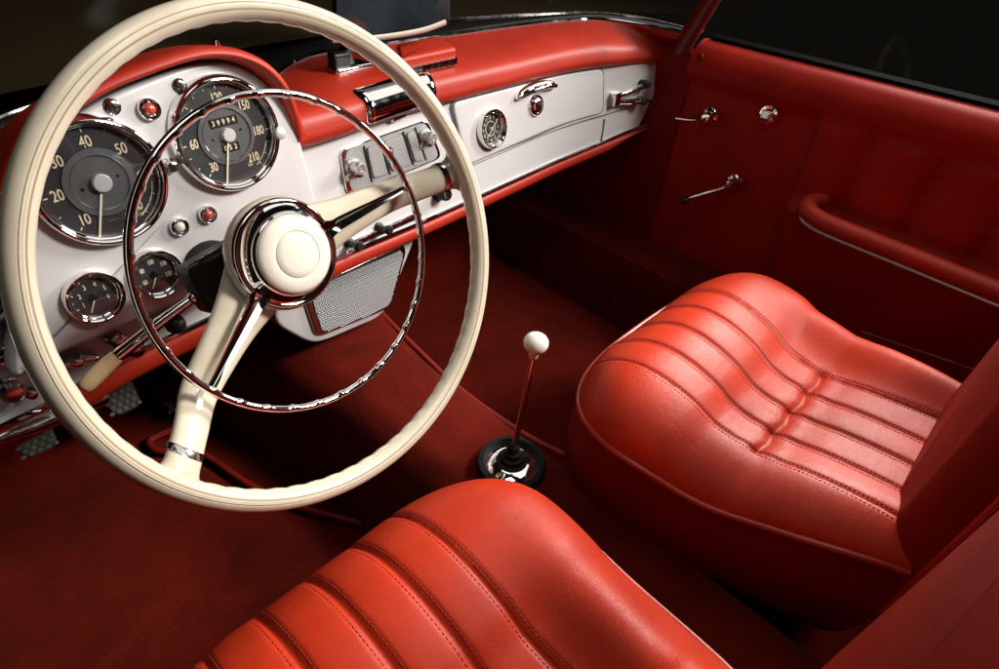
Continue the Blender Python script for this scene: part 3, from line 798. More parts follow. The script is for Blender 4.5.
# horn ring with finger notches, and the two chrome forks that carry it
RC = (.0092, .0055, -.031); RR = .1418
mb = MB(); rows = []; NR = 720
for i in range(NR):
    th = 2 * PI * i / NR; row = []
    nb2 = max(0, math.cos(th * 34)) ** 3
    for k in range(10):
        ph = 2 * PI * k / 10
        rr = .0036 + (.0010 * nb2 if math.sin(ph) < -.3 else 0)
        row.append(WHEEL.w(RC[0] + (RR + rr * math.sin(ph)) * math.cos(th), RC[1] + (RR + rr * math.sin(ph)) * math.sin(th), RC[2] + rr * 1.05 * math.cos(ph)))
    rows.append(row)
mb.grid(rows, cu=True, cv=True); mb.build('horn_ring', M['chrome'], sw, sharp=70)
for a_ in (SPK[0] + .035, SPK[1] - .02):
    d = Vector((math.cos(a_), math.sin(a_))); q = Vector((-d.y, d.x)); mb = MB(); rows = []
    for k in range(25):
        t = k / 24; r = lerp(.0465, .1425, t); w = lerp(.0068, .0030, sstep(0, 1, t)) * (1 + .6 * max(0, 1 - t * 9)); h = lerp(-.049, -.033, t) ; dp = lerp(.010, .005, t)
        rows.append([HUBF.w(d.x * r + q.x * w * x, d.y * r + q.y * w * x, h + dp * y) for x, y in ((-1, -1), (-1, -.2), (-.75, .25), (-.3, .05), (0, -.1), (.3, .05), (.75, .25), (1, -.2), (1, -1))])
    mb.grid(rows, cu=True); mb.build('horn_ring_arm', M['chrome'], sw, sharp=30)

# column
cs = thing('steering_column', 'black steering column and shroud between the wheel hub and gauges', 'steering column', HUBF.w(0, 0, -.25))
c0, c1 = HUBF.w(0, 0, -.09), Vector((.219, .668, .480))
mb = MB(); mb.tube([c0, c0.lerp(c1, .5), c1], .021, 32); mb.build('column_tube', M['black'], cs)
CF = Frame(c1, c0 - c1)
mb = MB(); mb.lathe(CF, [(.034, -.01), (.034, .030), (.031, .036), (.026, .038), (.021, .038)], 48); mb.build('column_collar', M['rubber'], cs)
SH = Frame(HUBF.w(-.0, -.0, -.16), HUBF.n)
so = roundpoly([SH.at(186, 270), SH.at(243, 237), SH.at(262, 295), SH.at(214, 317)], .008)
mb = MB(); mb.slab(so, SH.w, -.035, .0, .004, nb=4); mb.build('column_shroud', M['black'], cs)
a, b = SH.at(186, 269, .002), SH.at(240, 238, .002)
mb = MB(); mb.tube([SH.w(lerp(a[0], b[0], k / 6), lerp(a[1], b[1], k / 6), .001) for k in range(7)], .0022, 8); mb.build('shroud_trim', M['chrome'], cs)
# indicator lever
ist = thing('indicator_lever', 'chrome indicator stalk with amber cream tip pointing down beside the wheel rim', 'indicator lever', SH.w(*SH.at(192, 299, -.02), -.02))
LP = lambda px, py, h: SH.w(*SH.at(px, py, h), h)
p0, p1, p2 = LP(193, 298, -.02), LP(160, 322, -.025), LP(117, 356, -.03)
mb = MB(); mb.tube(spline([p0, p1, p2], 8), [.0046 + .0018 * min(1, k / 12) for k in range(17)], 14); mb.ball(p0, .0068)
mb.build('lever_arm', M['chrome'], ist)
p3, p4, p5 = LP(104, 368, -.032), LP(92, 380, -.034), LP(85, 388, -.036)
mb = MB(); mb.tube(spline([p2, p3, p4, p5, LP(83, 390, -.036)], 6), lambda i: [.0066, .0070, .0074, .0076, .0077, .0078, .0079, .008, .008, .008, .0079, .0078, .0077, .0076, .0074, .0072, .0069, .0066, .0062, .0058, .0052, .0044, .0034, .002, .001][min(24, i)], 16, sx=.75); mb.build('lever_tip', M['amber'], ist)
# ------------------------------------------------------------------ seats
def seat(label, xc, yf, yr, zadj, seam_c, sp_f, sp_b, sp_r, wtab, dip, back, dk=1.0, fr_up=0.0):
    root = thing('car_seat', label, 'car seat', (xc, (yf + yr) / 2, .08), 'red leather front seats')
    wf = lambda t: interp(wtab, t)
    def outline(t):
        w = wf(t); tc = .30
        if t < tc: w *= max(0, 1 - ((tc - t) / tc) ** 3.0) ** (1 / 3.0)
        return w
    zp = lambda t: .308 + zadj + .034 * sstep(.45, 1, t) - .010 * sstep(.25, 0, t) + fr_up * sstep(.62, .30, t)
    ZC = [(0, .31), (.03, .338), (.07, .360), (.13, .379), (.20, .388), (.28, .386), (.38, .372), (.46, .352), (dip, .342), (dip + .05, .345), (.72, .353), (.86, .359), (1, .360)]
    KS = (-2, -1, 0, 1, 2)
    sp = lambda t: lerp(sp_f, sp_b, t / dip) if t < dip else lerp(sp_b, sp_r, (t - dip) / (1 - dip))
    sc = lambda t: seam_c(t)
    def height(x, t, s):
        E = max(0.0, 1 - abs(s) ** (7.5 if dk < .7 else 5.5)) ** .55
        base = zp(t)
        z = interp(ZC, t) + zadj
        bol = (.030 if s > 0 else .007) * sstep(.25, .55, t) * math.exp(-((abs(s) - .72) / .20) ** 2) + .006 * math.exp(-((abs(s) - .70) / .25) ** 2)
        z += bol - .006 * s * s * (1 - t)
        c = sc(t); p = sp(t); fade = sstep(.0, .05, t)
        # pleats
        u = (x - c) / p
        if abs(u) < 2.0:
            fr = abs((u % 1.0) - .5) * 2       # 0 mid pleat, 1 at a seam
            z += .0035 * (.4 + .6 * dk) * (1 - fr ** 2.5) * fade - .0022 * fade
        for k in KS:
            dx = x - (c + k * p)
            z -= dk * fade * (.0036 * math.exp(-(dx / .0042) ** 2) * (1 if abs(k) < 2 else .8))
            for sg in (-1, 1): z -= dk * fade * .0009 * math.exp(-((dx - sg * .0058) / .0010) ** 2)
        # the tuck across the pleats
        win = sstep(2.25, 1.9, abs(u))
        if win > 0:
            fr = abs((u % 1.0) - .5) * 2
            tt = t - dip - .010 * (1 - fr) + .004
            z -= win * dk * (.0070 * math.exp(-(tt / .012) ** 2) - .0035 * math.exp(-((abs(tt) - .035) / .022) ** 2)) * (.45 + .55 * fr ** .7)
        return base + (z - base) * E
    NS, NT_ = 300, 300
    rows = []
    for j in range(NT_ + 1):
        q = j / NT_; t = q * q * .35 + q * .65
        y = yf + (yr - yf) * t; w = max(outline(t), .0005)
        row = []
        for i in range(NS + 1):
            a = -1 + 2 * i / NS; s = math.sin(a * PI / 2) * .55 + a * .45
            x = xc + w * s
            row.append((x, y, height(x, t, s)))
        rows.append(row)
    mb = MB(); mb.grid(rows); cu = mb.build('seat_cushion', M['leather'], root, sharp=None)
    # stitching along the seams
    mb = MB()
    for k in KS:
        for sg in (-1, 1):
            t = .03
            while t < .99:
                y = yf + (yr - yf) * t; x = sc(t) + k * sp(t) + sg * .0058
                w = outline(t)
                if abs(x - xc) < w * .97:
                    t2 = t + .0066
                    x2 = sc(t2) + k * sp(t2) + sg * .0058
                    pa = Vector((x, y, height(x, t, (x - xc) / w) + .0003)); pb_ = Vector((x2, yf + (yr - yf) * t2, height(x2, t2, (x2 - xc) / outline(t2)) + .0003))
                    mb.tube([pa, pa.lerp(pb_, .5) + Vector((0, 0, .0003)), pb_], .00055, 5)
                t += .0105
    mb.build('stitching', M['stitch'], cu, sharp=None)
    # piping
    ts = [1 - k / 60 for k in range(48)] + [.2 * (1 - k / 40) ** 2 for k in range(41)]
    left = [Vector((xc - outline(t), yf + (yr - yf) * t, zp(t))) for t in ts]
    right = [Vector((2 * xc - p.x, p.y, p.z)) for p in left]
    path = left[:-1] + right[::-1]
    mb = MB(); mb.tube(path, .0042, 8, up=(0, 0, 1)); mb.build('cushion_piping', M['piping'], cu)
    # skirt
    rows = []
    cen = Vector((xc, (yf + yr) / 2, 0))
    for z_, g in ((0.0, .0), (.012, -.001), (.035, .002), (.07, .004), (.11, .0), (.15, -.007), (.185, -.018), (.20, -.03)):
        rows.append([Vector((p.x + (cen.x - p.x) / max(.05, abs(cen.x - p.x)) * -g * (1 if abs(cen.x - p.x) > .05 else abs(cen.x - p.x) / .05), p.y + g * (1 if p.y > cen.y else -1) * min(1, abs(p.y - cen.y) / .05) , p.z - z_)) for p in path])
    mb = MB(); mb.grid(rows); mb.build('seat_skirt', M['leather_shaded'], root)
    # runners
    for sx_ in (-1, 1):
        mb = MB(); mb.box((xc + sx_ * .15, (yf + yr) / 2 - .05, .05), (.03, 0, 0), (0, .42, 0), (0, 0, .035)); rn = mb.build('seat_runner', M['darkmetal'], root)
        for yy in (.07, -.10):
            f = Frame((xc + sx_ * .165, (yf + yr) / 2 + yy - .02, .06), (sx_, 0, 0)); mb = MB(); mb.lathe(f, [(.008, 0), (.008, .004), (.005, .006), (0, .006)], 12); mb.build('runner_bolt', M['dullchrome'], rn)
    # backrest: a padded slab leaning back, piped round its front face
    bx0, bx1, by, bz0, bz1, lean, bh = back
    BF = Frame(((bx0 + bx1) / 2, by, bz0), (0, math.cos(lean), math.sin(lean)), up=(0, 0, 1))
    hw = (bx1 - bx0) / 2
    shape = [(-hw * .86, -.10), (-hw, .02), (-hw * 1.0, .20), (-hw * .95, bh - .08), (-hw * .7, bh), (hw * .7, bh), (hw * .95, bh - .08), (hw, .20), (hw, .02), (hw * .86, -.10)]
    so_ = [tuple(p) for p in spline([Vector(p) for p in shape], 8, True)]
    mb = MB(); mb.slab(so_, BF.w, -.11, .0, .045, .012, nb=10, rings=(.93, .8, .6, .4, .2)); br = mb.build('backrest', M['leather_shaded'], root)
    mb = MB(); mb.tube([BF.w(p[0] * 1.0, p[1], -.046) for p in so_], .0042, 8, closed=True); mb.build('backrest_piping', M['piping'], br)
    return root

WT_P = [(0, .235), (.12, .243), (.30, .254), (.5, .238), (.68, .217), (.82, .200), (1, .172)]
seat('red pleated leather passenger seat with empty cushion beside the door armrest', .742, .345, -.105, 0.0, lambda t: lerp(.705, .716, t), .0672, .0560, .054, WT_P, .585,
     (.572, .95, -.068, .34, .9, .03, .50), .55, .018)
WT_D = [(0, .230), (.12, .238), (.30, .245), (.5, .238), (.72, .224), (.86, .208), (1, .185)]
seat('red pleated leather driver seat below the steering wheel and behind the gear lever', .133, .340, -.12, -.008, lambda t: lerp(.118, .126, t), .0525, .0545, .054, WT_D, .62,
     (-.10, .388, -.062, .34, .9, .04, .50), .85, .0)
# ------------------------------------------------------------------ gear lever
gb = Vector((.45, .344, .214))
gl_ = thing('gear_lever', 'slim chrome gear lever with round ivory knob rising from the tunnel', 'gear lever', gb)
F0 = Frame(gb, (0, 0, 1), up=(0, 1, 0))
mb = MB(); mb.lathe(F0, [(.050, -.010), (.051, .002), (.048, .008), (.041, .010), (.039, .007), (.038, .002)], 48); bt = mb.build('floor_ring', M['rubber'], gl_)
mb = MB(); mb.lathe(F0, [(.0385, .003), (.034, .006), (.025, .009), (.012, .011)], 40); mb.build('base_plate', M['chrome'], gl_)
mb = MB(); mb.lathe(F0, [(.024, .006), (.0225, .011), (.0175, .0125), (.0165, .019), (.0125, .0205), (.0118, .028), (.0085, .030), (.0078, .038), (.0055, .041), (.0042, .041)], 32); mb.build('rubber_boot', M['rubber'], gl_)
kt = on(535.5, 343, 'x', .462)
ks_ = kt + Vector((0, 0, -.012))
mb = MB(); mb.tube([gb + Vector((0, 0, .02)), gb.lerp(ks_, .5), ks_], .0042, 14); mb.build('lever_rod', M['chrome'], gl_)
ax = (kt - gb).normalized(); FK = Frame(ks_, ax, up=(0, 1, 0))
mb = MB(); mb.lathe(FK, [(.0, -.012), (.0052, -.012), (.0062, -.008), (.0065, -.003), (.0078, .0), (.0125, .003), (.0152, .0075), (.0160, .012), (.0152, .0165), (.0125, .0205), (.0085, .0232), (.004, .0243), (0, .0245)], 40); kn = mb.build('lever_knob', M['ivory'], gl_, sharp=80)
mb = MB()
for x in (-.0045, 0, .0045): mb.box(FK.w(x, 0, .0243 - abs(x) * .16), FK.u * .0005, FK.v * .009, FK.n * .0004)
mb.box(FK.w(0, 0, .0244), FK.u * .0095, FK.v * .0005, FK.n * .0004)
for s_, x, y in (('1', -.0045, .0068), ('3', 0, .0068), ('2', -.0045, -.0068), ('4', 0, -.0068)): put_text(mb, FK, s_, x, y, .0035, .0232, 0, .8)
mb.build('shift_pattern', plain('engraved_grey', (.55, .48, .42), .6), kn, sharp=None)

# ------------------------------------------------------------------ pedals
M['rubber_pad'] = plain('grey_pedal_rubber', (.045, .041, .034), .65, var=.3)
M['rubber_stud'] = plain('pale_stud_rubber', (.09, .085, .072), .6, var=.3, rvar=.1)  # tread studs, a paler grey than the pad
def pedal(px, py, y, w, h, label, tilt=.55):
    c = on(px, py, 'y', y)
    f = Frame(c, (0, -math.cos(tilt), math.sin(tilt)))
    t = thing('pedal', label, 'pedal', c, 'foot pedals')
    sh = roundpoly([(-w, h), (w, h), (w * .8, -h), (-w * .62, -h)], .012)
    mb = MB(); mb.slab(sh, f.w, -.008, .004, .003); pdl = mb.build('pedal_pad', M['rubber_pad'], t)
    mb = MB()
    for r in range(7):
        for c_ in range(5):
            x = (c_ - 2 + (.5 if r % 2 else 0)) * w * .36; y_ = (r - 3) * h * .27
            if abs(x) < w * .78: mb.slab([(x + w * .13 * math.cos(a), y_ + h * .10 * math.sin(a)) for a in [2 * PI * k / 10 for k in range(10)]], f.w, .003, .0062, .001, nb=2, rings=(.5,))
    mb.build('pad_tread', M['rubber_stud'], pdl)
    mb = MB(); mb.tube(spline([f.w(0, h * .3, -.006), f.w(0, h * .5, -.05), f.w(0, h * 2.2, -.12)], 5), .008, 10); mb.build('pedal_arm', M['darkmetal'], t)
pedal(117, 393, .93, .030, .036, 'studded rubber pedal just below the amber tip of the indicator stalk')
pedal(32, 437, .90, .030, .028, 'studded rubber pedal under the chrome brake tube beside the wheel rim')
pedal(172, 394, .98, .026, .036, 'smooth dark pedal in shade beside the lower wheel spoke')

# umbrella handbrake tube under the strip
hb0, hb1 = on(-8, 442, 'y', .60), on(66, 412, 'y', .655)
hb = thing('brake_handle', 'dark chrome handbrake tube under the dash beside the wheel rim', 'handbrake', hb0)
mb = MB(); mb.tube([hb0, hb0.lerp(hb1, .5) + Vector((0, 0, -.002)), hb1, hb1 + (hb1 - hb0) * .6], [.004, .0085, .011, .011], 14, sx=.9); mb.build('brake_tube', M['dullchrome'], hb)
mb = MB(); mb.tube([hb1, hb1 + (hb1 - hb0) * .12], .0125, 14); mb.build('tube_collar', M['darkmetal'], hb)

# ------------------------------------------------------------------ speaker under the dash
SP = Frame((.46, .715, .31), nrm(.06, .03))
spk = thing('speaker_panel', 'silver mesh loudspeaker in a white panel hanging below the radio', 'speaker', SP.o)
so = roundpoly([SP.at(270, 322), SP.at(290, 276), SP.at(416, 218), SP.at(416, 238), SP.at(385, 316), SP.at(320, 344), SP.at(306, 342)], [.03, .01, .01, .01, .03, .03, .02])
mb = MB(); mb.slab(densify(so, .01), SP.w, -.05, .0, .006, nb=4); mb.build('speaker_surround', M['white'], spk)
fo = roundpoly([SP.at(300, 290, .001), SP.at(402, 243, .001), SP.at(405, 250, .001), SP.at(391, 302, .001), SP.at(384, 309, .001), SP.at(322, 334, .001), SP.at(314, 333, .001)], .008)
mb = MB(); mb.slab(densify(fo, .01), SP.w, -.004, .006, .003); fr_ = mb.build('speaker_frame', M['dullchrome'], spk)
c_ = sum((Vector(p) for p in fo), Vector((0, 0))) / len(fo)
mo = [tuple(c_ + (Vector(p) - c_) * .90) for p in fo]
mb = MB(); mb.slab(densify(mo, .01), SP.w, .001, .0066, .0008); mb.build('speaker_cloth', M['darkmetal'], spk)
def inside(p, poly):
    r = False; n = len(poly)
    for i in range(n):
        a, b = poly[i - 1], poly[i]
        if (a[1] > p[1]) != (b[1] > p[1]) and p[0] < (b[0] - a[0]) * (p[1] - a[1]) / (b[1] - a[1]) + a[0]: r = not r
    return r
mb = MB()
xs_ = [p[0] for p in mo]; ys_ = [p[1] for p in mo]; st = .0042
st = .0050
uu = int((max(xs_) - min(xs_)) / st) + 2; vv = int((max(ys_) - min(ys_)) / (st * .80)) + 2
for j in range(vv):
    row = []; y = min(ys_) + j * st * .80
    run = [min(xs_) + k * st * .25 for k in range(uu * 4) if inside((min(xs_) + k * st * .25, y), mo)]
    if len(run) > 3:
        mb.tube([SP.w(x, y + .0009 * math.sin(x / st * 2 * PI), .0078 + .0007 * math.cos(x / st * 2 * PI + j * PI)) for x in run], .0011, 5)
for i in range(uu):
    x = min(xs_) + i * st
    run = [min(ys_) + k * st * .31 for k in range(vv * 2) if inside((x, min(ys_) + k * st * .31), mo)]
    if len(run) > 3: mb.tube([SP.w(x, y, .0074) for y in run], .0006, 4)
mb.build('speaker_mesh', M['meshsilver'] if 'meshsilver' in M else plain('silver_wire', (.46, .46, .455), .45, .4), spk, sharp=None)

# ------------------------------------------------------------------ mirror, vent box, windscreen, pillar, wiper
MF = Frame((.60, .755, .735), Vector((-.42, -1, .18)))
mir = thing('rear_view_mirror', 'dark rear view mirror with cream lower rim standing on the dash', 'mirror', on(346, 64, 'z', .655))
mo_ = roundpoly([MF.at(333, -75), MF.at(449, -75), MF.at(451, 23), MF.at(420, 33), MF.at(375, 40), MF.at(335, 42)], [.01, .01, .006, .02, .03, .008])
mb = MB(); mb.slab(densify(mo_, .01), MF.w, -.018, .0, .004, nb=4); hs = mb.build('mirror_housing', M['darkmetal'], mir)
lp = [MF.at(333, 42), MF.at(375, 40), MF.at(420, 33), MF.at(446, 24)]
mb = MB(); mb.tube(spline([MF.w(u, v + .0035, -.006) for u, v in lp], 8), .0075, 12, up=MF.n, sx=.7); mb.build('mirror_rim', M['ivory'], mir)
mi_ = roundpoly([MF.at(335, -73, .001), MF.at(446, -73, .001), MF.at(447.5, 18.5, .001), MF.at(420, 26, .001), MF.at(375, 34, .001), MF.at(337, 37, .001)], [.01, .01, .004, .02, .03, .006])
mb = MB(); mb.slab(densify(mi_, .01), MF.w, -.002, .0015, .0006); mb.build('mirror_glass', M['mirror'], mir)
bp = on(349, 67, 'z', .643)
mb = MB(); mb.slab(roundpoly([(-.034, -.018), (.034, -.018), (.028, .018), (-.028, .018)], .006), Frame(bp, (0, 0, 1), up=(0, 1, 0)).w, -.010, .006, .005); mb.build('mirror_foot', M['chrome'], mir)
mb = MB(); mb.tube(spline([bp + Vector((-.004, .0, .004)), bp + Vector((-.002, .004, .02)), bp + Vector((.015, .01, .04)), MF.w(-.03, -.01, -.02)], 6), lambda i: lerp(.013, .006, min(1, i / 12)), 14); mb.build('mirror_stem', M['darkmetal'], mir)
mb = MB(); mb.slab(roundpoly([(-.026, -.008), (.002, -.008), (.002, .012), (-.026, .012)], .003), Frame(bp + Vector((-.005, -.004, 0)), (0, 0, 1), up=(0, 1, 0)).w, .006, .024, .004); mb.build('mirror_clamp', M['black'], mir)

VB = Frame((.66, .79, .670), (0, -.12, 1), up=(0, 1, 0))
vb = thing('vent_box', 'small red leather box with chrome edge on the padded dash top', 'demister vent', VB.o)
vo_ = roundpoly([VB.at(401, 59), VB.at(457.5, 47.5), VB.at(438, 34.5), VB.at(396, 43)], [.006, .006, .01, .01])
mb = MB(); mb.slab(densify(vo_, .01), VB.w, -.034, .0, .006, nb=5); mb.build('vent_cover', M['leather_dash'], vb)
a, b = VB.at(404, 58.6), VB.at(456.5, 47.8)
mb = MB()
for k in range(9): 
    u0, u1 = k / 9 + .008, (k + 1) / 9 - .008
    pa = VB.w(lerp(a[0], b[0], u0), lerp(a[1], b[1], u0), -.018); pb2 = VB.w(lerp(a[0], b[0], u1), lerp(a[1], b[1], u1), -.018)
    mb.box((pa + pb2) / 2 - VB.v * .0015 - VB.n * .0005, pb2 - pa, VB.v * .008, VB.n * .011)
mb.build('vent_grille', M['dullchrome'], vb)

ws = thing('windscreen', 'curved windscreen in chrome and black rubber along the dash top', 'windscreen', (.63, .88, .64))
wp = [windp(k / 140) for k in range(141)]
mb = MB(); mb.tube([p + Vector((0, .004, .004)) for p in wp], .0042, 8, up=(0, 0, 1)); mb.build('lower_trim', M['chrome'], ws)
def outw(i):
    t = (wp[min(140, i + 1)] - wp[max(0, i - 1)]).normalized(); return Vector((-t.y, t.x, 0)).normalized()
# black sill between the trim and the glass
GT = spline([(-.30, .55, .628), (-.08, .725, .632), (.107, .837, .64), (.215, .888, .64), (.322, .931, .64), (.459, .984, .64), (.582, 1.016, .64), (.72, 1.005, .642), (.85, .955, .648), (1.0, .885, .655), (1.12, .825, .660), (1.20, .745, .660), (1.235, .63, .655)], 10)
GL = [0]
for a, b in zip(GT, GT[1:]): GL.append(GL[-1] + (b - a).length)
def gt(s):
    d = s * GL[-1]
    for i in range(len(GL) - 1):
        if GL[i + 1] >= d: return GT[i].lerp(GT[i + 1], (d - GL[i]) / max(1e-9, GL[i + 1] - GL[i]))
    return GT[-1]
mb = MB(); mb.grid([[wp[k].lerp(gt(k / 140), g) + Vector((0, 0, z)) for g, z in ((0.04, -.002), (.12, .004), (.3, .007), (.55, .007), (.8, .004), (1.0, -.003), (1.08, -.012))] for k in range(141)]); mb.build('screen_rubber', plain('glossy_black_seal', (.012, .011, .010), .25, coat=.4), ws)
gp = [gt(k / 140) for k in range(141)]
mb = MB(); mb.tube([p + Vector((0, 0, .001)) for p in gp], .0034, 8, up=(0, 0, 1)); mb.build('glass_trim', M['dullchrome'], ws)
mb = MB(); mb.grid([[p + Vector((-.05 * g * (p.x - .62), -g * .24, g * .32)) for g in (0, .25, .5, .75, 1)] for p in gp]); mb.build('screen_glass', M['sideglass'], ws)

pl0 = Vector((1.225, .635, .63)); pl1 = on(716, -8, 'x', 1.20)
pil = thing('windscreen_pillar', 'red leather covered screen pillar with thin bright edge above the door', 'pillar', pl0)
dv = (pl1 - pl0)
mb = MB(); mb.tube([pl0 - dv * .1, pl0 + dv * .5, pl0 + dv * 1.3], [.026, .022, .020], 16, sx=.7); mb.build('pillar_cover', plain('shaded_pillar_leather', (.13, .010, .005), .45, var=.1), pil)  # red leather cover, its colour darkened to stand for the low light
mb = MB(); mb.tube([pl0 + Vector((.016, -.012, 0)), pl1 + dv * .3 + Vector((.014, -.011, 0))], .004, 8); mb.build('pillar_trim', M['dullchrome'], pil)

wpr = on(216, 46, 'z', .675)
wi = thing('windscreen_wiper', 'thin chrome wiper lying across the bonnet edge above the gauges', 'wiper', wpr)
mb = MB(); mb.lathe(Frame(wpr, (0, -.3, 1), up=(0, 1, 0)), [(.009, -.02), (.009, -.002), (.006, .004), (.004, .010), (0, .011)], 16); mb.build('wiper_pivot', M['chrome'], wi)
wq = [on(208, 52, 'z', .68), on(165, 66, 'z', .69), on(128, 74, 'z', .70), on(98, 73, 'z', .70)]
mb = MB(); mb.tube(spline([wpr] + wq, 5), .0028, 8); mb.build('wiper_arm', M['dullchrome'], wi)
mb = MB(); mb.tube(spline([q + Vector((0, 0, -.012)) for q in wq], 5), .0035, 6); mb.build('wiper_blade', M['rubber'], wi)

# ------------------------------------------------------------------ door
DX = 1.22
dr = thing('car_door', 'dark red leather door panel with armrest behind the passenger seat', 'car door', (DX, .1, .1))
def door_in(y, z):
    """inward bulge of the trim"""
    d = 0.0
    d += .020 * sstep(.560, .592, z)                                   # padded upper roll
    if z < .60:
        pk = sstep(.335, .315, y) * sstep(.58, .56, z) * sstep(.40, .41, z)
        u = (y % .115) / .115
        d += pk * (.001 + .021 * (1 - (2 * abs(u - .5)) ** 3))
    lw = sstep(.335 + .10 * (z - .40), .305 + .10 * (z - .40), y) * sstep(.425, .40, z)
    d += lw * (.012 + .028 * sstep(.18, .40, z))
    return d
yfr = lambda z: .60 + .115 * sstep(.62, .30, z)
mb = MB(); rows = []
for i in range(170):
    q = i / 169
    row = []
    for z in [.105 + .0075 * k for k in range(66)] :
        y0 = yfr(z); y = y0 + (-.62 - y0) * q
        zz = z
        row.append((DX - door_in(y, z), y, zz))
    zt = .60
    for a in [PI / 2 * k / 8 for k in range(9)]:
        y0 = yfr(.65); y = y0 + (-.62 - y0) * q
        row.append((DX - .020 + .045 * (1 - math.cos(a)) , y, zt + .046 * math.sin(a)))
    rows.append(row)
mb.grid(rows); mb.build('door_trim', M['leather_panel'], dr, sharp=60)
mb = MB(); mb.grid([[(DX + x, y, z) for x, z in ((.018, .640), (.020, .652), (.030, .657), (.045, .652), (.05, .63))] for y in [.585 - .03 * k for k in range(41)]]); mb.build('window_seal', plain('matt_black_seal', (.004, .004, .004), .9, spec=.05), dr)
mb = MB(); mb.grid([[(DX + .036 + (z - .65) * .12, y, z) for z in (.645, .75, .85, .95)] for y in [.56, .2, -.2, -.6]]); mb.build('window_glass', M['sideglass'], dr)
f = Frame(on(700, 57, 'x', DX - .018), (-1, 0, .15)); mb = MB(); mb.lathe(f, [(.0075, -.004), (.006, .001), (.003, -.001), (0, -.001)], 16); mb.build('trim_button', M['leather_shaded'], dr)
# armrest
pa = [Vector((DX - .01, .262, .435)), Vector((DX - .03, .278, .430)), Vector((DX - .052, .274, .424)), Vector((DX - .066, .250, .420)), Vector((DX - .070, .21, .418)), Vector((DX - .070, .10, .416)), Vector((DX - .070, -.1, .412)), Vector((DX - .070, -.55, .405))]
ap = spline(pa, 8)
mb = MB(); mb.tube(ap, .0165, 18, up=(0, 0, 1)); ar = mb.build('armrest', M['leather_dash'], dr)
mb = MB(); mb.tube([p + Vector((-.006, 0, -.0175)) for p in ap[6:]], .0040, 8, up=(0, 0, 1), sx=1.4); mb.build('armrest_trim', plain('aged_chrome', (.62, .58, .56), .45, .65), ar)
# lever, latch knob and window winder
def on_door(px, py): return Frame(on(px, py, 'x', DX - .004), (-1, 0, 0))
f = on_door(711, 116)
mb = MB(); mb.lathe(f, [(.019, -.004), (.019, .004), (.016, .008), (.011, .010), (.010, .022), (.008, .025), (0, .026)], 32)
o = mb.build('door_handle', M['chrome'], dr)
e = on(676, 118, 'x', DX - .03)
mb = MB(); mb.tube(spline([f.w(0, 0, .018), f.w(0, -.004, .026) * .6 + e * .4, e], 8), lambda i: lerp(.0065, .0035, i / 16), 12, sx=.8); mb.build('handle_lever', M['chrome'], o)
f = on_door(770, 114)
mb = MB(); mb.lathe(f, [(.019, -.004), (.019, .005), (.017, .009), (.012, .010), (.011, .007)], 36); mb.lathe(f, [(.011, .006), (0, .006)], 36); o = mb.build('latch_rose', M['chrome'], dr)
mb = MB(); mb.slab(roundpoly([(-.011, -.009), (.011, -.009), (.011, .009), (-.011, .009)], .003), f.w, .005, .018, .003); mb.build('latch_knob', M['chrome'], o)
f = on_door(735, 181)
mb = MB(); mb.lathe(f, [(.016, -.004), (.016, .004), (.011, .009), (.009, .020), (.011, .028), (.008, .034), (0, .036)], 28); o = mb.build('window_winder', M['chrome'], dr)
e = on(688, 199, 'x', DX - .045)
mb = MB(); mb.tube(spline([f.w(0, .012, .026), f.w(0, -.004, .028), f.w(0, -.004, .032).lerp(e, .5), e], 6), .0052, 12); mb.ball(f.w(0.0, .012, .027), .008); mb.build('winder_arm', M['chrome'], o)
mb = MB(); mb.ball(e + Vector((-.012, 0, 0)), .0085, sc=(1.3, 1, 1)); mb.build('winder_knob', M['black'], o)

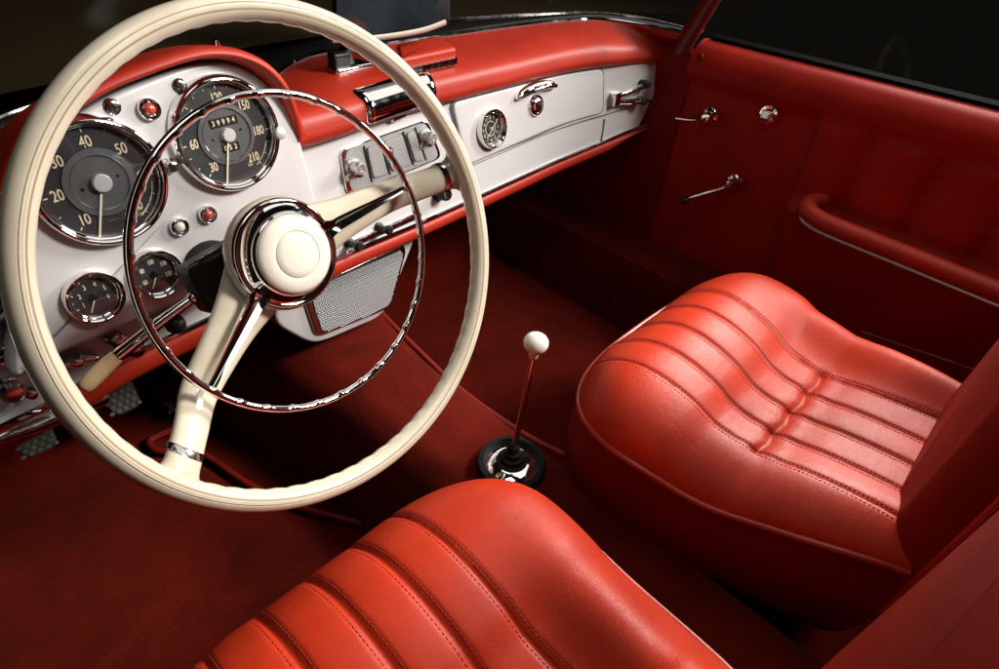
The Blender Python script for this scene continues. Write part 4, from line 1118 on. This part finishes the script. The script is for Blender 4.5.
# sill beneath the door
mb = MB(); mb.grid([[(x, y, z) for x, z in ((1.11, .0), (1.12, .14), (1.13, .175), (1.16, .19), (1.20, .195), (1.26, .20))] for y in [1.4, 1.0, .72, .4, .1, -.2, -.6]])
sl = tag(mb.build('door_sill', M['carpet']), 'dark carpeted sill between the passenger seat and door', 'door sill')
mb = MB(); a = on(880, 338, 'x', 1.16); b = on(988, 374, 'x', 1.16)
mb.tube([a + (a - b) * .2, a, b, b + (b - a) * 2], .0028, 8)
mb.build('sill_strip', M['dullchrome'], sl)
# kick panel ahead of the door
mb = MB(); mb.grid([[(DX + .005 - .01 * sstep(0, .1, z), y, z) for z in (0, .1, .3, .5, .62)] for y in (1.4, 1.1, .9, .73, .60)])
tag(mb.build('kick_panel', M['leather_shaded']), 'dark red side panel in the passenger footwell ahead of the door', 'kick panel')
# ------------------------------------------------------------------ light
w = bpy.data.worlds.new('World'); SC.world = w; w.use_nodes = True
w.node_tree.nodes['Background'].inputs[0].default_value = (.9, .75, .6, 1); w.node_tree.nodes['Background'].inputs[1].default_value = .006
def area(name, loc, target, sx, sy, power, col=(1, .96, .9), spread=180):
    l = bpy.data.lights.new(name, 'AREA'); l.shape = 'RECTANGLE'; l.size = sx; l.size_y = sy; l.energy = power; l.color = col; l.spread = R_(spread)
    o = bpy.data.objects.new(name, l); COL.objects.link(o); o.location = loc
    o.rotation_euler = (Vector(target) - Vector(loc)).to_track_quat('-Z', 'Y').to_euler()
    return o
area('side_softbox', (1.90, .20, 1.14), (.50, .06, .30), .40, .36, 12, spread=85)
area('shoulder_softbox', (1.42, -.62, 1.68), (.40, .62, .56), .4, .4, 8.5, spread=66)
area('ceiling_softbox', (1.35, .45, 2.1), (.6, .3, .3), 1.6, 1.4, 9)
area('driver_side_fill', (.15, .05, 1.95), (.2, .45, .2), .5, .5, 2.4)  # added weak overhead fill to brighten rim, carpet and driver seat
SC.view_settings.view_transform = 'Standard'; SC.view_settings.look = 'None'; SC.view_settings.exposure = -.14; SC.view_settings.gamma = 1
SC.cycles.use_denoising = True
SC.cycles.max_bounces = 8
SC.cycles.diffuse_bounces = 1
